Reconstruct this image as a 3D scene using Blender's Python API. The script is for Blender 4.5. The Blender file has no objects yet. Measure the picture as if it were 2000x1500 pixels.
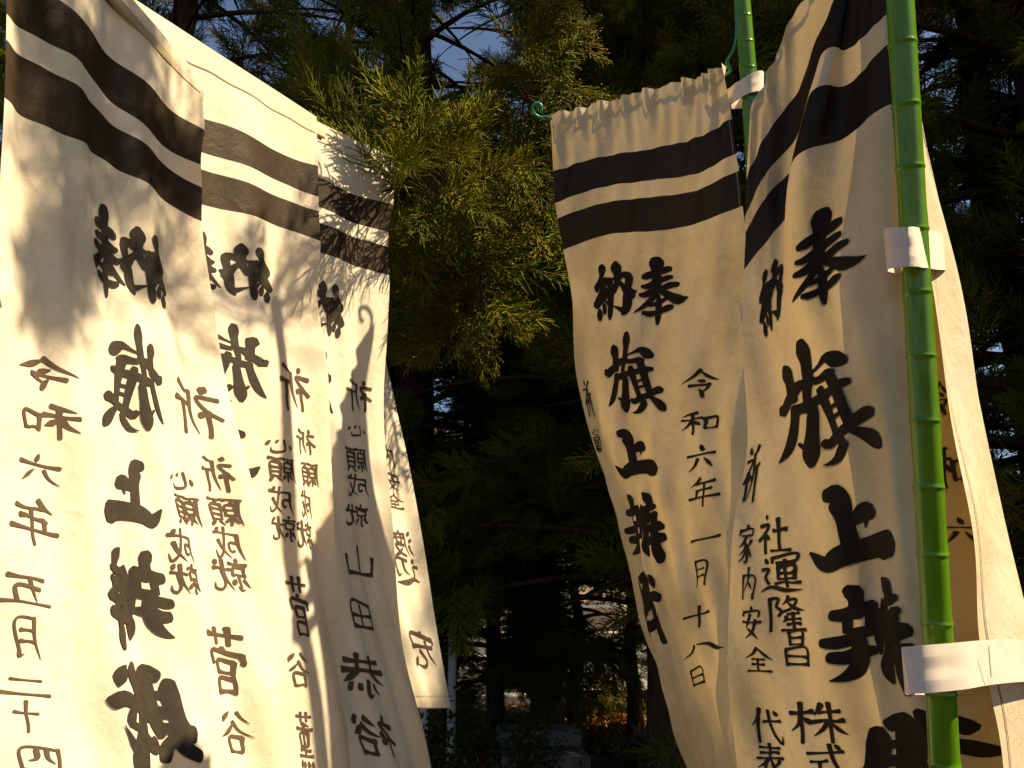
import bpy, math, random
import numpy as np
from mathutils import Vector, Matrix, Euler, Quaternion

random.seed(7); rng = np.random.default_rng(11)
scene = bpy.context.scene
R = math.radians

# ------------------------------------------------------------------ camera
cam = bpy.data.cameras.new('camera'); cam_ob = bpy.data.objects.new('camera', cam)
scene.collection.objects.link(cam_ob); scene.camera = cam_ob
cam.sensor_width = 36.0; cam.lens = 36.0*1556/2000
cam_ob.location = (0, 0, 1.5); cam_ob.rotation_euler = (R(90+15), 0, 0)
cam.clip_start = 0.05; cam.clip_end = 400

# ------------------------------------------------------------------ light
SUN_AZ, SUN_EL = R(-14), R(48.5)            # azimuth counted from +x towards +y
L = Vector((math.cos(SUN_EL)*math.cos(SUN_AZ), math.cos(SUN_EL)*math.sin(SUN_AZ), math.sin(SUN_EL)))
world = bpy.data.worlds.new('World'); scene.world = world; world.use_nodes = True
wn = world.node_tree.nodes; wl = world.node_tree.links
sky = wn.new('ShaderNodeTexSky'); sky.sky_type = 'NISHITA'; sky.sun_disc = False
sky.sun_elevation = SUN_EL; sky.sun_rotation = math.atan2(L.x, L.y)
sky.air_density = 1.0; sky.dust_density = 1.2; sky.ozone_density = 1.0
bg = wn['Background']; bg.inputs['Strength'].default_value = 0.05
wl.new(sky.outputs[0], bg.inputs['Color'])
sd = bpy.data.lights.new('sun', 'SUN'); sd.energy = 5.0; sd.angle = R(0.55); sd.color = (1.0, 0.80, 0.52)
sun = bpy.data.objects.new('sun', sd); scene.collection.objects.link(sun)
sun.rotation_euler = L.to_track_quat('Z', 'Y').to_euler(); sun.location = (6, -1, 8)
vs_ = scene.view_settings
scene.display_settings.display_device = 'sRGB'
vs_.view_transform = 'Standard'; vs_.look = 'None'; vs_.gamma = 1.0; vs_.use_curve_mapping = False
vs_.exposure = 1.22
scene.render.engine = 'CYCLES'
scene.cycles.max_bounces = 8; scene.cycles.transmission_bounces = 4; scene.cycles.diffuse_bounces = 4

# ------------------------------------------------------------------ helpers
def tag(o, label=None, cat=None, group=None, kind=None):
    if label: o['label'] = label
    if cat: o['category'] = cat
    if group: o['group'] = group
    if kind: o['kind'] = kind
    return o

def empty(name, loc, label, cat, group=None):
    o = bpy.data.objects.new(name, None); o.location = loc; o.empty_display_size = .1
    scene.collection.objects.link(o)
    return tag(o, label, cat, group)

def mesh(name, v, f, mats, parent=None, smooth=True, mi=None):
    """world-space vertices; when parented to an unrotated empty they are made local to it"""
    v = np.asarray(v, dtype=np.float32).reshape(-1, 3)
    if parent is not None and parent.type == 'EMPTY': v = v - np.array(parent.location, dtype=np.float32)
    elif parent is not None and parent.parent is not None: v = v - np.array(parent.parent.location, dtype=np.float32)
    me = bpy.data.meshes.new(name)
    f = np.asarray(f, dtype=np.int32)
    n, k = f.shape
    me.vertices.add(len(v)); me.vertices.foreach_set('co', v.ravel())
    me.loops.add(n*k); me.loops.foreach_set('vertex_index', f.ravel())
    me.polygons.add(n); me.polygons.foreach_set('loop_start', np.arange(0, n*k, k, dtype=np.int32))
    me.polygons.foreach_set('loop_total', np.full(n, k, dtype=np.int32))
    for m in (mats if isinstance(mats, (list, tuple)) else [mats]): me.materials.append(m)
    if mi is not None: me.polygons.foreach_set('material_index', np.asarray(mi, dtype=np.int32))
    me.polygons.foreach_set('use_smooth', np.full(n, smooth))
    me.update(calc_edges=True); me.validate()
    o = bpy.data.objects.new(name, me); scene.collection.objects.link(o)
    if parent is not None: o.parent = parent
    return o

class MB:
    """gathers quads (triangles repeat their last corner)"""
    def __init__(s): s.v = []; s.f = []; s.n = 0
    def add(s, v, f):
        v = np.asarray(v, float); f = np.asarray(f, int)
        if f.shape[1] == 3: f = np.concatenate([f, f[:, 2:]], 1)
        s.v.append(v); s.f.append(f+s.n); s.n += len(v)
    def box(s, c, d, rz=0.0, M=None):
        x, y, z = [q/2 for q in d]
        p = np.array([(a*x, b*y, e*z) for e in (-1, 1) for b in (-1, 1) for a in (-1, 1)])
        m = Matrix.Rotation(rz, 3, 'Z') if M is None else M
        p = p @ np.array(m).T + np.array(c)
        s.add(p, [(0,2,3,1),(4,5,7,6),(0,1,5,4),(2,6,7,3),(0,4,6,2),(1,3,7,5)])
    def tube(s, pts, rad, n=8, cap=True):
        pts = np.asarray(pts, float); k = len(pts)
        rad = np.broadcast_to(np.asarray(rad, float), (k,))
        t = np.gradient(pts, axis=0); t /= np.linalg.norm(t, axis=1, keepdims=True)+1e-12
        a = np.array([0, 0, 1.]) if abs(t[0][2]) < .9 else np.array([1., 0, 0])
        ang = np.arange(n)/n*2*np.pi; V = []
        for i in range(k):
            b = np.cross(t[i], a); b /= np.linalg.norm(b)+1e-12; a = np.cross(b, t[i]); a /= np.linalg.norm(a)
            V.append(pts[i] + rad[i]*(np.cos(ang)[:, None]*a + np.sin(ang)[:, None]*b))
        V = np.concatenate(V); j = np.arange(n); j2 = (j+1) % n; F = []
        for i in range(k-1): F.append(np.stack([i*n+j, i*n+j2, (i+1)*n+j2, (i+1)*n+j], 1))
        F = np.concatenate(F)
        if cap:
            V = np.concatenate([V, pts[:1], pts[-1:]]); c0 = k*n
            F = np.concatenate([F, np.stack([j2, j, np.full(n, c0), np.full(n, c0)], 1),
                                np.stack([(k-1)*n+j, (k-1)*n+j2, np.full(n, c0+1), np.full(n, c0+1)], 1)])
        s.add(V, F)
    def build(s, name, m, parent=None, smooth=True):
        v = np.concatenate(s.v); f = np.concatenate(s.f)
        if parent is not None and parent.type == 'EMPTY': v = v - np.array(parent.location)
        elif parent is not None and parent.parent is not None: v = v - np.array(parent.parent.location)
        me = bpy.data.meshes.new(name)
        tri = f[:, 2] == f[:, 3]
        me.from_pydata(v.tolist(), [], f[~tri].tolist() + f[tri][:, :3].tolist())
        me.materials.append(m); me.polygons.foreach_set('use_smooth', np.full(len(me.polygons), smooth)); me.update()
        o = bpy.data.objects.new(name, me); scene.collection.objects.link(o)
        if parent is not None: o.parent = parent
        return o

def crv(pts, n):
    """smooth curve through points"""
    pts = np.asarray(pts, float); s = np.r_[0, np.cumsum(np.linalg.norm(np.diff(pts, axis=0), axis=1))]
    return _hermite(s, pts, np.linspace(0, s[-1], n))

def _hermite(xs, P, x):
    """P: (K, ...) values at knots xs; x: (N,) -> (N, ...). Catmull-Rom on uneven knots."""
    xs = np.asarray(xs, float); P = np.asarray(P, float); x = np.asarray(x, float)
    d = np.diff(xs).reshape((-1,) + (1,)*(P.ndim-1))
    s = np.diff(P, axis=0)/d
    T = np.empty_like(P); T[0] = s[0]; T[-1] = s[-1]
    T[1:-1] = (s[:-1]*d[1:] + s[1:]*d[:-1])/(d[1:]+d[:-1])
    i = np.clip(np.searchsorted(xs, x, side='right')-1, 0, len(xs)-2)
    h = xs[i+1]-xs[i]; t = (x-xs[i])/h
    sh = (-1,) + (1,)*(P.ndim-1)
    h = h.reshape(sh); t = t.reshape(sh)
    out = (2*t**3-3*t**2+1)*P[i] + (t**3-2*t**2+t)*h*T[i] + (-2*t**3+3*t**2)*P[i+1] + (t**3-t**2)*h*T[i+1]
    return out

class Sheet:
    def __init__(self, us, vs, P, rip):
        self.us = np.array(us, float); self.vs = np.array(vs, float); self.P = np.array(P, float)  # (V,U,3)
        self.rip = rip
    def base(self, u, v):
        u = np.asarray(u, float); v = np.asarray(v, float)
        A = _hermite(self.us, self.P.transpose(1,0,2), u)       # (N,V,3)
        xs = self.vs; i = np.clip(np.searchsorted(xs, v, side='right')-1, 0, len(xs)-2)
        d = np.diff(xs).reshape(1,-1,1); s = np.diff(A, axis=1)/d
        T = np.empty_like(A); T[:,0] = s[:,0]; T[:,-1] = s[:,-1]
        T[:,1:-1] = (s[:,:-1]*d[:,1:] + s[:,1:]*d[:,:-1])/(d[:,1:]+d[:,:-1])
        n = np.arange(len(u)); h = (xs[i+1]-xs[i])[:,None]; t = ((v-xs[i])[:,None])/h
        return ((2*t**3-3*t**2+1)*A[n,i] + (t**3-2*t**2+t)*h*T[n,i] +
                (-2*t**3+3*t**2)*A[n,i+1] + (t**3-t**2)*h*T[n,i+1])
    def _norm(self, f, u, v):
        e = 1e-3
        a = f(u+e, v)-f(u-e, v); b = f(u, v+e)-f(u, v-e)
        n = np.cross(a, b); n /= (np.linalg.norm(n, axis=1, keepdims=True)+1e-12)
        return n
    def ripple(self, u, v):
        r = np.zeros_like(u)
        for (amp, ku, kv, ph, v0, v1, dec) in self.rip:
            env = np.clip((v-v0)/(v1-v0), 0, 1) if v1 > v0 else 1.0
            if dec: env = np.exp(-np.maximum(v, 0)/dec)
            r = r + amp*env*np.sin(2*np.pi*(ku*u + kv*v) + ph + 1.3*np.sin(5.1*u*ku/6+2.7*v+ph))
        return r
    def surf(self, u, v):
        u = np.asarray(u, float); v = np.asarray(v, float)
        return self.base(u, v) + self._norm(self.base, u, v)*self.ripple(u, v)[:,None]
    def at(self, u, v, off=0.0):
        u = np.asarray(u, float); v = np.asarray(v, float)
        p = self.surf(u, v)
        if np.any(off): p = p + self._norm(self.surf, u, v)*np.reshape(off, (-1,1))
        return p


# ------------------------------------------------------------------ materials
def mat(name):
    m = bpy.data.materials.new(name); m.use_nodes = True
    nt = m.node_tree; nt.nodes.clear()
    out = nt.nodes.new('ShaderNodeOutputMaterial')
    return m, nt, out
def node(nt, t, **kw):
    n = nt.nodes.new(t)
    for k, v in kw.items():
        if k in n.inputs: n.inputs[k].default_value = v
        else: setattr(n, k, v)
    return n
def ramp(nt, fac, stops):
    r = nt.nodes.new('ShaderNodeValToRGB'); nt.links.new(fac, r.inputs[0])
    el = r.color_ramp.elements
    el[0].position, el[0].color = stops[0][0], (*stops[0][1], 1)
    el[1].position, el[1].color = stops[-1][0], (*stops[-1][1], 1)
    for p, c in stops[1:-1]: e = el.new(p); e.color = (*c, 1)
    return r.outputs[0]
def noise(nt, scale, detail=4, rough=.55, coord='Object', dist=0.0, sc=None):
    tc = nt.nodes.new('ShaderNodeTexCoord'); n = node(nt, 'ShaderNodeTexNoise', Scale=scale, Detail=detail, Roughness=rough, Distortion=dist)
    src = tc.outputs[coord]
    if sc:
        mp = nt.nodes.new('ShaderNodeMapping'); mp.inputs['Scale'].default_value = sc; nt.links.new(src, mp.inputs[0]); src = mp.outputs[0]
    nt.links.new(src, n.inputs['Vector'])
    return n.outputs['Fac']
def bump(nt, hgt, strength, dist, prev=None):
    b = node(nt, 'ShaderNodeBump', Strength=strength, Distance=dist); nt.links.new(hgt, b.inputs['Height'])
    if prev is not None: nt.links.new(prev, b.inputs['Normal'])
    return b.outputs[0]

def simple(name, stops, scale=8, rough=.7, bstr=.3, bdist=.01, spec=.3, detail=5, coord='Object', sc=None):
    m, nt, out = mat(name); n = noise(nt, scale, detail, coord=coord, sc=sc)
    p = node(nt, 'ShaderNodeBsdfPrincipled', Roughness=rough); p.inputs['Specular IOR Level'].default_value = spec
    nt.links.new(ramp(nt, n, stops), p.inputs['Base Color'])
    nt.links.new(bump(nt, n, bstr, bdist), p.inputs['Normal']); nt.links.new(p.outputs[0], out.inputs[0])
    return m

def cloth_mat(name, c0, c1, trans, tc, crease=.5, warm=(.80, .66, .36)):
    m, nt, out = mat(name); lk = nt.links.new
    big = noise(nt, 7, 6, .6); fine = noise(nt, 60, 4, .6)
    col = ramp(nt, big, [(.35, c1), (.6, c0)])
    spots = node(nt, 'ShaderNodeMixRGB', blend_type='MULTIPLY'); spots.inputs[0].default_value = .5
    lk(col, spots.inputs[1]); lk(ramp(nt, fine, [(.3, (.86, .80, .66)), (.48, (1, 1, 1))]), spots.inputs[2])
    # woven threads: two fine wave sets, plus soft creases
    t = nt.nodes.new('ShaderNodeTexCoord')
    w1 = node(nt, 'ShaderNodeTexNoise', Scale=1.0, Detail=1.0); mp = nt.nodes.new('ShaderNodeMapping'); mp.inputs['Scale'].default_value = (900, 900, 160)
    lk(t.outputs['Object'], mp.inputs[0]); lk(mp.outputs[0], w1.inputs['Vector'])
    w2 = node(nt, 'ShaderNodeTexNoise', Scale=1.0, Detail=1.0); mp2 = nt.nodes.new('ShaderNodeMapping'); mp2.inputs['Scale'].default_value = (160, 160, 900)
    lk(t.outputs['Object'], mp2.inputs[0]); lk(mp2.outputs[0], w2.inputs['Vector'])
    ad = node(nt, 'ShaderNodeMath', operation='ADD'); lk(w1.outputs['Fac'], ad.inputs[0]); lk(w2.outputs['Fac'], ad.inputs[1])
    b = bump(nt, ad.outputs[0], .35, .0006)
    cr = noise(nt, 16, 5, .62, dist=.5); b = bump(nt, cr, crease, .006, b)
    cr2 = noise(nt, 48, 3, .6, dist=.8); b = bump(nt, cr2, crease*.6, .0016, b)
    d = nt.nodes.new('ShaderNodeBsdfDiffuse'); lk(spots.outputs[0], d.inputs[0]); lk(b, d.inputs['Normal'])
    tr = nt.nodes.new('ShaderNodeBsdfTranslucent'); lk(b, tr.inputs['Normal'])
    mc = node(nt, 'ShaderNodeMixRGB', blend_type='MULTIPLY'); mc.inputs[0].default_value = 1; lk(spots.outputs[0], mc.inputs[1]); mc.inputs[2].default_value = (*tc, 1)
    lk(mc.outputs[0], tr.inputs[0])
    mx = node(nt, 'ShaderNodeMixShader', Fac=trans); lk(d.outputs[0], mx.inputs[1]); lk(tr.outputs[0], mx.inputs[2])
    gl = node(nt, 'ShaderNodeBsdfGlossy', Roughness=.45); gl.inputs[0].default_value = (1, .95, .85, 1); lk(b, gl.inputs['Normal'])
    m2 = node(nt, 'ShaderNodeMixShader', Fac=.015); lk(mx.outputs[0], m2.inputs[1]); lk(gl.outputs[0], m2.inputs[2])
    lk(m2.outputs[0], out.inputs[0])
    return m

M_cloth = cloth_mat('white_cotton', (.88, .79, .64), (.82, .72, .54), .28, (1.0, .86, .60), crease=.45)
M_cloth_shade = cloth_mat('shaded_cotton', (.66, .575, .43), (.56, .475, .32), .16, (1.0, .79, .38), crease=.65)  # same white cotton, with the right row's shade put into its colour
M_dye = cloth_mat('black_dyed_cotton', (.044, .031, .020), (.054, .038, .025), .10, (.9, .7, .45))
def ink(name, c, rough=.75):
    m, nt, out = mat(name); p = node(nt, 'ShaderNodeBsdfPrincipled', Roughness=rough)
    p.inputs['Specular IOR Level'].default_value = .15
    n = noise(nt, 70, 4); nt.links.new(ramp(nt, n, [(.3, tuple(q*.85 for q in c)), (.7, tuple(q*1.2 for q in c))]), p.inputs['Base Color'])
    nt.links.new(p.outputs[0], out.inputs[0]); return m
M_ink = ink('printed_black', (.036, .028, .020)); M_brush = ink('brushed_ink', (.085, .058, .036))
M_dye_shade = cloth_mat('shaded_black_dyed_cotton', (.016, .011, .008), (.021, .015, .010), .10, (.9, .7, .45))  # the same black dye, darkened in colour for the shaded right row
M_brush_shade = ink('brushed_ink_shaded', (.026, .018, .012)); M_ink_shade = ink('printed_black_shaded', (.014, .010, .007))  # right-row inks: shaded copies, the shade painted into their colour
M_thread = ink('seam_thread', (.22, .15, .08)); M_pale = ink('pale_thread', (.5, .45, .36))

def strap_mat():
    m, nt, out = mat('woven_strap'); lk = nt.links.new
    t = nt.nodes.new('ShaderNodeUVMap'); sx = nt.nodes.new('ShaderNodeSeparateXYZ'); lk(t.outputs[0], sx.inputs[0])
    # herringbone: chevrons flipped across the width
    pp = node(nt, 'ShaderNodeMath', operation='PINGPONG'); pp.inputs[1].default_value = .25; lk(sx.outputs['Y'], pp.inputs[0])
    k1 = node(nt, 'ShaderNodeMath', operation='MULTIPLY'); k1.inputs[1].default_value = 1.6; lk(pp.outputs[0], k1.inputs[0])
    ad = node(nt, 'ShaderNodeMath', operation='ADD'); lk(sx.outputs['X'], ad.inputs[0]); lk(k1.outputs[0], ad.inputs[1])
    k2 = node(nt, 'ShaderNodeMath', operation='MULTIPLY'); k2.inputs[1].default_value = 95.0; lk(ad.outputs[0], k2.inputs[0])
    sn = node(nt, 'ShaderNodeMath', operation='SINE'); lk(k2.outputs[0], sn.inputs[0])
    p = node(nt, 'ShaderNodeBsdfPrincipled', Roughness=.8); p.inputs['Specular IOR Level'].default_value = .2
    n = noise(nt, 25, 4); lk(ramp(nt, n, [(.3, (.68, .57, .47)), (.7, (.82, .71, .60))]), p.inputs['Base Color'])
    b = bump(nt, sn.outputs[0], .55, .0007); b = bump(nt, noise(nt, 300, 2), .3, .0005, b); lk(b, p.inputs['Normal'])
    lk(p.outputs[0], out.inputs[0]); return m
M_strap = strap_mat()

def plastic_green():
    m, nt, out = mat('green_coated_bamboo_pole'); lk = nt.links.new
    n = noise(nt, 6, 5, .6, sc=(1, 1, .25)); f = noise(nt, 40, 3, .6, sc=(6, 6, .4))
    p = node(nt, 'ShaderNodeBsdfPrincipled', Roughness=.22); p.inputs['Specular IOR Level'].default_value = .42
    mx = node(nt, 'ShaderNodeMixRGB', blend_type='MULTIPLY'); mx.inputs[0].default_value = .6
    lk(ramp(nt, n, [(.3, (.065, .17, .003)), (.7, (.115, .27, .003))]), mx.inputs[1]); lk(ramp(nt, f, [(.28, (.45, .5, .4)), (.5, (.9, .9, .85)), (.7, (1, 1, 1))]), mx.inputs[2])
    lk(mx.outputs[0], p.inputs['Base Color'])
    lk(ramp(nt, f, [(.3, (.26,)*3), (.7, (.10,)*3)]), p.inputs['Roughness'])
    lk(bump(nt, f, .12, .0006), p.inputs['Normal']); lk(p.outputs[0], out.inputs[0]); return m
M_green = plastic_green()
M_teal = simple('teal_coated_wire', [(.3, (.02, .22, .15)), (.7, (.03, .28, .19))], 30, .3, .05, .001, .5)
M_wood = simple('pale_wood_bar', [(.3, (.42, .33, .18)), (.7, (.58, .47, .28))], 14, .6, .3, .001, sc=(8, 1, 8))
M_steel = simple('pale_painted_steel', [(.3, (.52, .50, .47)), (.7, (.66, .64, .60))], 9, .5, .1, .001)
M_bark = simple('cedar_bark', [(.25, (.030, .018, .011)), (.55, (.075, .045, .028)), (.8, (.12, .075, .048))], 14, .95, 1.0, .03, .1, sc=(3, 3, .35))
M_bark_pale = simple('pale_bark', [(.25, (.07, .055, .04)), (.7, (.17, .14, .10))], 10, .9, .6, .01, .1, sc=(2, 2, .6))
M_twig = simple('brown_twig', [(.3, (.07, .035, .015)), (.7, (.14, .07, .03))], 60, .8, .3, .002, .2)
M_soil = simple('dark_soil', [(.25, (.022, .016, .010)), (.5, (.045, .032, .020)), (.75, (.08, .058, .036))], 2.2, .95, .8, .04, .1, detail=9)
M_stone = simple('weathered_stone', [(.25, (.13, .125, .12)), (.5, (.22, .215, .20)), (.8, (.32, .31, .29))], 6, .9, .6, .006, .2, detail=8)
M_plaster = simple('pale_plaster', [(.25, (.42, .39, .34)), (.7, (.58, .55, .49))], 3, .85, .2, .004, .2)
M_dark = simple('dark_opening', [(.3, (.015, .014, .013)), (.7, (.03, .028, .025))], 5, .4, .1, .002)
M_roof = simple('dark_roof_tile', [(.3, (.05, .05, .052)), (.7, (.09, .09, .092))], 5, .5, .3, .01)

def leafy(name, cols, trans=.25, rough=.5, scale=3.0, spec=.3):
    m, nt, out = mat(name); lk = nt.links.new
    n = noise(nt, scale, 3); oi = nt.nodes.new('ShaderNodeObjectInfo')
    ad = node(nt, 'ShaderNodeMath', operation='MULTIPLY_ADD'); lk(oi.outputs['Random'], ad.inputs[0]); ad.inputs[1].default_value = .45; lk(n, ad.inputs[2])
    sb = node(nt, 'ShaderNodeMath', operation='SUBTRACT'); lk(ad.outputs[0], sb.inputs[0]); sb.inputs[1].default_value = .22
    col = ramp(nt, sb.outputs[0], cols)
    p = node(nt, 'ShaderNodeBsdfPrincipled', Roughness=rough); p.inputs['Specular IOR Level'].default_value = spec; lk(col, p.inputs['Base Color'])
    t = nt.nodes.new('ShaderNodeBsdfTranslucent'); lk(col, t.inputs[0])
    mx = node(nt, 'ShaderNodeMixShader', Fac=trans); lk(p.outputs[0], mx.inputs[1]); lk(t.outputs[0], mx.inputs[2]); lk(mx.outputs[0], out.inputs[0])
    return m
M_needle = leafy('cedar_needles', [(.25, (.060, .090, .004)), (.5, (.15, .170, .005)), (.8, (.22, .19, .008))], .2, .6, spec=.12)
M_cone = leafy('cedar_cones', [(.3, (.24, .12, .022)), (.7, (.36, .19, .035))], .1, .6)
M_shrub = leafy('shrub_leaves', [(.25, (.025, .045, .010)), (.5, (.06, .08, .015)), (.8, (.16, .05, .02))], .25, .4, 6)
M_litter = leafy('fallen_leaves', [(.2, (.05, .022, .010)), (.45, (.13, .055, .015)), (.62, (.24, .12, .025)), (.8, (.14, .03, .012))], .15, .7, 40)
M_straw = leafy('dry_grass', [(.3, (.16, .10, .04)), (.7, (.28, .19, .08))], .2, .7, 20)
M_autumn = leafy('autumn_leaves', [(.3, (.45, .12, .02)), (.7, (.55, .25, .04))], .4, .5, 20)

# ------------------------------------------------------------------ ground and far things
def ground():
    n = 90; x = np.linspace(-1, 1, n); g = np.sign(x)*np.abs(x)**2.2*120
    X, Y = np.meshgrid(g, g+6); Z = .05*np.sin(X*.9+1)*np.cos(Y*.7)*np.exp(-np.hypot(X, Y-6)/30)
    i = np.arange(n-1); I, J = np.meshgrid(i, i); a = (J*n+I).ravel()
    o = mesh('ground', np.stack([X, Y, Z], -1).reshape(-1, 3), np.stack([a, a+1, a+n+1, a+n], 1), M_soil)
    tag(o, kind='structure')
ground()

# ------------------------------------------------------------------ flags
# brush strokes: big signs as (x, y, width) runs, in the units of their own drawing board
BIG = {
'奉': (700, 95, 1400, 1060, 0, 0, [
 '1012 120 130 1015 165 190 1010 240 150 1002 330 112 992 450 112 975 600 105 935 690 75 860 780 66 780 845 50 705 884 14',
 '822 385 70 855 380 112 940 350 92 1060 312 92 1150 292 104 1185 290 70', '795 520 40 850 535 78 930 505 84 1060 440 78 1150 420 82 1188 418 60',
 '772 640 50 830 650 82 930 608 92 1060 565 84 1180 532 92 1255 530 60', '1005 610 40 1080 635 84 1180 705 112 1260 748 142 1320 752 92 1397 730 8',
 '1003 660 40 1010 760 84 1010 860 84 1008 960 82 1008 1050 44', '895 795 44 960 780 60 1060 742 60 1112 718 50',
 '822 890 50 880 908 78 980 896 66 1080 866 80 1150 840 88 1184 838 60']),
'納': (95, 165, 735, 980, 0, 0, [
 '245 190 80 252 235 128 240 320 72 195 430 74 150 520 100 150 575 30', '140 490 60 190 490 96 245 430 92 310 405 62',
 '300 430 70 255 510 74 205 600 70 150 685 70 110 735 40', '135 770 110 150 750 110 220 690 102 300 620 100 380 562 90 445 515 56', '258 535 36 315 575 52',
 '350 410 74 355 520 92 355 660 92 355 800 80 355 930 74 358 968 40', '185 825 44 198 895 92 210 965 54', '248 750 34 268 830 62 274 890 34', '275 715 26 320 762 50 352 806 50',
 '458 175 50 458 245 156 470 350 106 465 440 94 440 520 80 405 610 60',
 '395 425 44 480 405 90 560 375 84 625 395 112 635 460 104 615 570 92 608 700 112 612 800 116 600 880 96 560 935 40', '610 885 100 530 862 62 460 825 32 398 800 12',
 '488 478 60 540 530 72 600 605 106 660 640 128 695 632 70 730 622 8', '650 700 90 690 680 60']),
'旗': (80, 88, 1185, 1415, .30, 0, [
 '205 370 90 228 405 176 265 490 118 282 600 124 300 720 112', '92 770 60 140 815 160 205 740 132 290 655 130 360 568 122 450 530 92 520 500 60',
 '505 425 30 600 362 40 690 295 90 790 310 170 870 330 140 912 335 80', '440 105 90 455 195 156 465 300 114 460 400 102 460 500 100 440 600 82 432 720 70',
 '312 790 110 302 900 102 282 1000 112 260 1100 122 230 1200 112 190 1290 90 128 1384 12', '330 830 80 430 800 92 468 810 100 470 900 112 460 1050 122 450 1150 152 440 1250 174 436 1340 140 436 1395 70', '420 1240 70 330 1172 34',
 '345 782 60 430 762 92 540 702 104 640 652 104 760 602 92 850 560 104 920 545 70', '515 525 70 600 495 84 700 445 92 775 440 60', '560 600 90 600 740 112 640 850 104 672 950 92 702 1060 92 690 1110 76',
 '712 480 134 760 580 136 810 720 124 850 850 112 892 970 112', '695 792 46 765 762 46', '712 892 46 785 862 46', '555 1150 74 600 1172 112 720 1085 112 850 1005 112 950 925 134 1050 870 150 1110 872 100',
 '700 1130 60 800 1155 112 750 1240 134 690 1320 104 620 1365 50 548 1388 8', '880 1022 60 980 1062 104 1080 1130 152 1135 1190 130 1160 1215 60']),
'上': (440, 92, 945, 530, .30, 0, [
 '545 150 60 600 140 100 625 175 130 640 230 96 650 300 92 662 390 92', '690 245 60 730 212 92 775 200 90 800 212 50', '760 215 40 742 275 10',
 '444 440 14 520 482 92 600 432 112 720 382 112 830 350 124 890 348 144 932 358 90']),
'辨': (45, 30, 565, 765, 0, 1, [
 '425 60 60 400 80 96 388 130 72 390 200 80 395 240 70', '308 175 60 335 195 84 400 205 72 460 228 88 512 225 70', '328 240 50 328 320 60', '442 260 60 452 340 50', '290 325 60 350 342 70 440 352 70',
 '380 385 70 450 392 72 520 402 76 562 398 60', '315 462 50 400 472 84 480 500 84 538 492 70', '410 340 80 400 450 92 410 530 92 450 590 84 500 622 50 554 636 8',
 '290 215 34 290 320 62 292 400 50 292 495 10', '250 148 10 250 220 52 236 300 54 230 400 62 235 480 72 262 560 80 255 620 70 238 672 24', '222 32 20 185 75 80 165 130 62 152 200 62',
 '110 175 44 160 185 62 220 195 60 248 150 10', '102 250 44 128 262 74 150 310 64', '192 230 44 192 300 44 185 345 16', '55 395 60 95 380 104 150 392 82 230 402 80', '62 500 80 112 505 104 180 520 84 255 540 60',
 '130 290 54 145 400 64 146 550 72 146 620 82 126 700 82 126 752 50']),
'戝': (90, 785, 750, 1560, 0, 1, [
 '204 822 8 172 862 72 142 920 86 130 970 16', '300 800 50 272 870 124 290 960 104 310 1060 104 312 1160 92 300 1260 112 282 1360 132 266 1450 142 262 1540 120', '95 1085 90 155 1050 104 240 1078 92 330 1112 92 405 1140 110',
 '225 1110 50 205 1165 62 200 1212 56 262 1250 46', '152 1232 4 182 1300 26 212 1372 52 240 1420 60', '325 1305 90 390 1350 110 428 1345 130', '575 900 90 568 965 132 590 1080 112 612 1180 112 665 1260 120 700 1270 90',
 '500 865 90 430 840 110 400 875 140 412 960 122 430 1070 112 452 1180 112 488 1275 60', '455 985 50 545 1002 62', '478 1108 84 565 1112 84', '500 1215 72 600 1225 84 705 1240 100',
 '562 1280 60 512 1370 92 500 1440 80', '580 1300 80 650 1365 104 725 1400 96']),
}
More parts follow.
